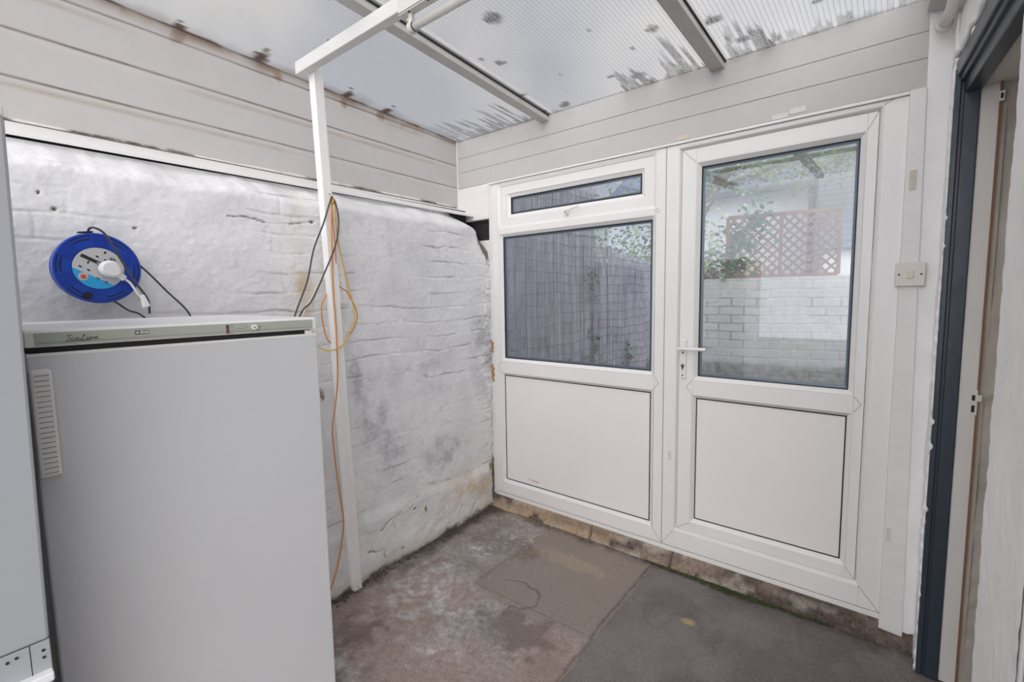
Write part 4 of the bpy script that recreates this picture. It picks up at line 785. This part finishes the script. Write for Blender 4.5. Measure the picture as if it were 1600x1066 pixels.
# perforated strip behind the post
ps = MB().hexa([(-.112, -1.075, 1.36), (-.100, -1.075, 1.36), (-.100, -1.040, 1.36), (-.112, -1.040, 1.36)], [(-.112, -1.106, 1.66), (-.100, -1.106, 1.66), (-.100, -1.074, 1.66), (-.112, -1.074, 1.66)]).build('wall_strip', m_post, bevel=.002)
tag(ps, 'short white strip with small holes fixed to the bricks behind the post', 'strip')
mb = MB()
for z_ in (1.42, 1.455, 1.49, 1.53): mb.cyl((-.1005, -1.083+(1.53-z_)*.08, z_), (-.0995, -1.083+(1.53-z_)*.08, z_), .0028, 8)
mb.build('screw_hole', m_rustp, ps)

# ------------------------------------------------------------ switch, tape, small things
sw = empty('light_switch', (1.923, -.020, 1.437), label='square white light switch on the white board right of the glazed door', cat='switch')
MB().box(-.043, .043, -.014, 0, -.043, .043).build('switch_plate', m_switch, sw, bevel=.004, seg=3)
MB().box(-.0105, .0105, -.018, -.013, -.014, .014).build('rocker', m_rocker, sw, bevel=.002)
for x_ in (-.031, .031): MB().cyl((x_, -.0150, 0), (x_, -.0135, 0), .0035, 12).build('screw', m_debris, sw)
def tape(x0, x1, z0, z1, m, label, y=-.0085, rot=0):
    o = MB().box(-(x1-x0)/2, (x1-x0)/2, -.0007, .0007, -(z1-z0)/2, (z1-z0)/2).build('tape_piece', m); o.location = ((x0+x1)/2, y, (z0+z1)/2); o.rotation_euler = (0, rot, 0); return tag(o, label, 'tape', 'tape pieces around the door frame')
tape(1.050, 1.106, 2.094, 2.114, m_tape, 'small buff piece of tape on the board above the joint of window and door', y=-.0075)
tape(1.452, 1.510, 2.092, 2.112, m_tape_w, 'left of the two pale tape pieces over the door head', y=-.0075)
tape(1.514, 1.572, 2.100, 2.122, m_tape_w, 'right of the two pale tape pieces over the door head', y=-.0075)
tape(1.905, 1.925, 1.738, 1.808, m_tape, 'upright buff tape strip on the board above the light switch', y=-.0215)
tape(1.899, 1.914, .416, .468, m_tape_w, 'small grey-white tape on the board near the floor right of the door', y=-.0215)
tape(1.032, 1.048, .552, .596, m_tape_w, 'small pale tape on the joint between window unit and door, at knee height', y=-.0009)
# moss along the threshold
mb = MB(); rg = random.Random(5)
for i in range(700):
    x_ = .93+rg.random()*.82; k = 1-abs((x_-1.32)/.45); w_ = .004+.008*max(0, k)*rg.random(); y_ = -.030-rg.random()**2*.030*(.3+max(0, k)); s_ = w_*.7
    mb.add([(x_-s_*1.6, y_, .0), (x_, y_-s_*.8, .0), (x_+s_*1.6, y_, .0), (x_, y_+s_*.8, .0), (x_, y_, s_*.55)], [(0, 1, 4), (1, 2, 4), (2, 3, 4), (3, 0, 4), (0, 3, 2, 1)])
tag(mb.build('moss', m_moss), 'strip of green moss along the foot of the stone threshold under the door', 'moss', kind='stuff')
mb = MB()
for i in range(150):
    if rg.random() < .7: x_ = -.02+rg.random()*.42; y_ = -.62+rg.random()*.55
    else: x_ = rg.random()*.9; y_ = -1.6+rg.random()*1.5
    s_ = .0012+.003*rg.random()**2; a = rg.random()*PI; c, s2 = math.cos(a)*s_, math.sin(a)*s_
    mb.add([(x_-c, y_-s2, .003), (x_+s2, y_-c, .0045), (x_+c, y_+s2, .003), (x_-s2, y_+c*.7, .004), (x_, y_, .0065)], [(0, 1, 4), (1, 2, 4), (2, 3, 4), (3, 0, 4), (0, 3, 2, 1)])
tag(mb.build('paint_flakes', m_flake), 'white paint flakes scattered on the floor in the brick wall corner', 'paint flakes', kind='stuff')
mb = MB()
for i in range(420):
    y_ = -1.75+rg.random()*1.70; t_ = min(1, -y_/1.2); x_ = -.148+.072*t_+.018+abs(rg.gauss(0, .018)); s_ = .002+.006*rg.random()
    mb.add([(x_-s_, y_-s_, .0), (x_+s_, y_-s_*.6, .0), (x_+s_*.8, y_+s_, .0), (x_-s_, y_+s_*.8, .0), (x_+rg.uniform(-s_, s_)*.4, y_, s_*.9)], [(0, 1, 4), (1, 2, 4), (2, 3, 4), (3, 0, 4), (0, 3, 2, 1)])
tag(mb.build('grit', m_debris), 'dark grit and rubble gathered along the foot of the brick wall', 'grit', kind='stuff')

# ------------------------------------------------------------ the yard outside
MB().box(-6, 9, .06, 16, -.10, -.02).build('yard_ground', m_ground)['kind'] = 'structure'
def reed_fence(name, y0, y1, ztop, label, seed, step=.0065):
    root = empty(name, (-.35, (y0+y1)/2, 0), label=label, cat='fence', group='reed screens outside the window'); g = random.Random(seed); mb = MB(); y_ = y0; my = (y0+y1)/2
    while y_ < y1:
        h2 = ztop(y_)+g.uniform(-.03, .02); r_ = g.uniform(.0022, .0042); lx = g.uniform(-.010, .010); ly = g.uniform(-.025, .025)
        zs = [-.02, h2*.33, h2*.66, h2]; mb.tube([(lx*g.random(), y_-my+ly*z/h2+g.uniform(-.002, .002), z) for z in zs], [r_, r_, r_*.9, r_*.6], 4); y_ += step*g.uniform(.5, 1.3)
    mb.build('reed_stems', m_reed, root); mb = MB(); z = .12
    while z < 2.3:
        pts = [(.014, yy-my, z+.012*math.sin(yy*4+z*7)+.006*math.sin(yy*13)) for yy in np.linspace(y0, y1, 30) if ztop(yy) > z+.02]
        if len(pts) > 2: mb.tube(pts, .0024, 4)
        z += .085
    mb.build('binding_wire', m_wire, root)
    MB().box(-.03, -.016, y0-my, y1-my, -.02, min(ztop(y0), ztop(y1))-.05).build('backing_board', m_wire, root); return root
reed_fence('reed_fence', .10, 1.72, lambda y: 2.36+.05*math.sin(y*9), 'tall reed screen close outside the left window', 3)
reed_fence('reed_fence', 1.74, 3.05, lambda y: 1.93-.09*(y-1.0), 'lower reed screen farther out, seen at the right of the window pane', 4)
def leaves(mb, pts, n, spread, size, g):
    for i in range(n):
        c = g.choice(pts); p = Vector(c)+Vector((g.gauss(0, spread[0]), g.gauss(0, spread[1]), g.gauss(0, spread[2])))
        q = Matrix.Rotation(g.uniform(0, 2*PI), 3, 'Z') @ Matrix.Rotation(g.uniform(-1.2, 1.2), 3, 'X') @ Matrix.Rotation(g.uniform(-1, 1), 3, 'Y'); s_ = size*g.uniform(.6, 1.3)
        mb.add([p+q @ Vector(v)*s_ for v in ((-.5, 0, 0), (-.2, .35, .08), (.3, .3, .04), (.7, 0, -.06), (.3, -.3, .04), (-.2, -.35, .08))], [(0, 1, 2, 3), (0, 3, 4, 5)])
    return mb
def plant(name, loc, pts, n, spread, size, m, label, cat, seed, stem=None, group=None):
    g = random.Random(seed); root = empty(name, loc, label=label, cat=cat, group='ivy sprigs on the reed screens' if name == 'ivy_sprig' else group); leaves(MB(), pts, n, spread, size, g).build('foliage', m, root)
    if stem:
        mb = MB()
        for s_ in stem: mb.tube(spline(s_[0], 4), s_[1], 6)
        mb.build('stem', m_bark, root)
    return root
for (y_, h2, nn, lb) in ((.36, .42, 45, 'ivy sprig on the reed screen at the lower left corner of the window'), (1.14, .30, 14, 'tiny ivy sprig on the reed screen between two larger sprigs'), (1.62, .55, 70, 'ivy clump with dark stem on the reed screen near the middle of the pane'), (2.35, .35, 30, 'small ivy sprig low on the farther reed screen')):
    z0 = .75 if y_ < 1 else .55
    plant('ivy_sprig', (-.32, y_, z0), [(0.02, .03*math.sin(k*2), k*h2/6) for k in range(6)], nn, (.012, .05, .04), .045, m_leaf[0], lb, 'ivy', int(y_*100), [([(0, 0, -z0), (0.01, .02, 0), (.01, -.01, h2)], .006)])
plant('ivy_sprig', (-.32, 1.60, 1.35), [(0.02, 0, k*.06) for k in range(5)], 30, (.01, .05, .03), .045, m_leaf[0], 'upper ivy sprig on the reed screen at mid-height of the pane', 'ivy', 77, [([(0, 0, -.8), (.01, .03, 0), (.01, 0, .25)], .005)])
# far white painted wall
A0 = Vector((-.42, 2.92, 0)); A1 = Vector((2.9, 3.50, 0)); L = (A1-A0).length; dv = (A1-A0)/L; nv = Vector((dv.y, -dv.x, 0))
us = np.linspace(0, L, 360); zs = np.linspace(-.02, 1.53, 230); A, B_ = np.meshgrid(us, zs, indexing='ij')
ph = (B_+(fbm(A*4, B_*4, 601, 3)-.5)*.02)/.088; row = np.floor(ph); fr_ = ph-row; bed = 1-sst(0, .09, np.minimum(fr_, 1-fr_)); pv = A/.24+row*.5; cv = pv-np.floor(pv); pp = 1-sst(0, .05, np.minimum(cv, 1-cv))
hh = -.006*np.maximum(bed, pp)+(fbm(A*14, B_*14, 605, 3)-.5)*.010
tz = np.where(B_ > 1.50, -.0, 0); P = np.stack([A0.x+dv.x*A+nv.x*hh, A0.y+dv.y*A+nv.y*hh, B_], -1)
m_yard = attr_mat('flaking_white_yard_wall', [('grim', (.09, .085, .08)), ('damp', (.36, .36, .37)), ('foot', (.10, .10, .09))], (.40, .385, .37), .8, nscale=18, nvar=.12, speck=.12, sscale=60)
yw = empty('yard_wall', (0, 0, 0), kind='structure')
grid('painted_brickwork', 0, 0, P, m_yard, yw, dict(grim=np.maximum(bed, pp)*sst(.48, .66, fbm(A*3.3, B_*3.3, 610, 3))*.85, damp=sst(.4, .65, fbm(A*2, B_*3, 611, 4))*.6+(1-sst(.6, 1.0, B_))*.35, foot=(1-sst(.58, .68, B_+(fbm(A*5, B_*5, 612, 3)-.5)*.06))*.8))
q0 = A0-nv*.005; mb = MB(); mb.hexa([A0-nv*.016, A1-nv*.016, A1-nv*.22, A0-nv*.22], [p+Vector((0, 0, 1.527)) for p in (A0-nv*.016, A1-nv*.016, A1-nv*.22, A0-nv*.22)]); mb.build('wall_core', m_render, yw)
# lattice trellis on the wall
def yard(u_, z, d=0): return A0+dv*u_+Vector((0, 0, z))-nv*d
def urange(x): return (x-A0.x)/dv.x
T0, T1 = urange(.47), urange(1.44); tz0, tz1 = 1.545, 2.17
tr_ = empty('trellis', yard(T0, tz0, .08), label='brown diamond lattice trellis standing on the far white yard wall', cat='trellis'); o_ = yard(T0, tz0, .08)
def tw(u_, z): return yard(u_, z, .08)-o_
mb = MB()
for a, b_ in (((T0, tz0), (T1, tz0)), ((T0, tz1), (T1, tz1)), ((T0, tz0), (T0, tz1)), ((T1, tz0), (T1, tz1)), (((T0+T1)/2, tz0), ((T0+T1)/2, tz1))):
    d = (tw(*b_)-tw(*a)).normalized(); mb.bar(tw(*a), tw(*b_), nv*.012, d.cross(nv)*.018)
mb.build('trellis_frame', m_lattice, tr_)
W_, H_ = T1-T0, tz1-tz0
for sgn in (1, -1):
    mb = MB(); s0 = -H_
    while s0 < W_:
        # line u = s0 + t, z = t (or H - t), clipped to the panel
        t0 = max(0, -s0); t1 = min(H_, W_-s0)
        if t1-t0 > .03:
            za, zb = (t0, t1) if sgn > 0 else (H_-t0, H_-t1); a = tw(T0+s0+t0, tz0+za); b_ = tw(T0+s0+t1, tz0+zb); d = (b_-a).normalized(); mb.bar(a+nv*.006*sgn, b_+nv*.006*sgn, nv*.004, d.cross(nv)*.011)
        s0 += .092
    mb.build('lattice_slats', m_lattice, tr_)
plant('climbing_ivy', yard(T0+.02, 1.57, .10), [(.0+.05*k, .0, .10*k) for k in range(7)]+[(.02, 0, .1), (.05, 0, .3), (.08, 0, .5)], 340, (.09, .05, .10), .055, m_leaf[0], 'green climber growing over the left end of the trellis', 'climbing plant', 91, [([(0, 0, .0), (.05, 0, .2), (.2, 0, .5)], .012)])
plant('shrub', yard(urange(.50)-.35, 1.48, .5), [(0, 0, 0), (.15, 0, .1), (-.1, 0, .2)], 260, (.16, .12, .10), .06, m_lattice, 'brown shrub top showing over the far wall left of the trellis', 'shrub', 92, [([(0, 0, -1.5), (.05, 0, 0)], .02)])
plant('hedge', (-1.5, 4.2, 1.3), [(.35*k, .3*k, .35*(k % 3)) for k in range(-4, 5)], 7000, (.34, .34, .5), .06, m_leaf[2], 'pale green hedge rising behind the reed screens', 'hedge', 93, [([(0, 0, -1.3), (.1, 0, 0), (0, 0, .8)], .04)])
# house with slate lean-to beyond
hs = empty('neighbour_house', (0, 9.0, 0), label='pale rendered house with a grey slate lean-to roof beyond the trellis', cat='house')
MB().box(-4.0, 3.2, .0, 3.0, -.1, 3.55).build('wall', m_render, hs)
MB().hexa([(-4.2, -.25, 3.50), (3.4, -.25, 3.50), (3.4, 1.5, 4.6), (-4.2, 1.5, 4.6)], [(-4.2, -.25, 3.58), (3.4, -.25, 3.58), (3.4, 1.5, 4.68), (-4.2, 1.5, 4.68)]).build('upper_roof', m_slate, hs)
MB().box(-4.0, 3.3, -.32, -.22, 3.42, 3.52).build('gutter', m_gutter, hs)
MB().cyl((.48, -.08, 0), (.48, -.08, 3.45), .055, 12).build('drain_pipe', m_gutter, hs)
mb = MB(); n = 13
for i in range(n):
    z0 = 2.05+1.50*i/n; y0 = -2.0+1.70*i/n; xa = .78-.17*i/n; mb.hexa([(xa, y0, z0), (3.2, y0, z0), (3.2, y0+.16, z0+.125), (xa, y0+.16, z0+.125)], [(xa, y0-.02, z0+.025), (3.2, y0-.02, z0+.025), (3.2, y0+.14, z0+.15), (xa, y0+.14, z0+.15)])
mb.build('slate_roof', m_slate, hs)
MB().box(.9, 3.2, -1.85, .0, -.1, 2.08).build('lean_to_wall', m_render, hs)
# tree overhead
plant('tree', (-.2, 6.6, 0), [(.3*k, .1*k, 3.55+.12*(k % 4)) for k in range(-4, 7)], 4500, (.35, .4, .26), .07, m_leaf[1], 'leafy tree spreading over the yard above the trellis', 'tree', 94, [([(-1.2, 0, -.1), (-1.1, 0, 1.8), (-.5, 0, 3.2), (.2, 0, 3.9)], .10), ([(-.5, 0, 3.2), (.8, 0, 3.5), (1.6, 0, 3.7)], .03)])
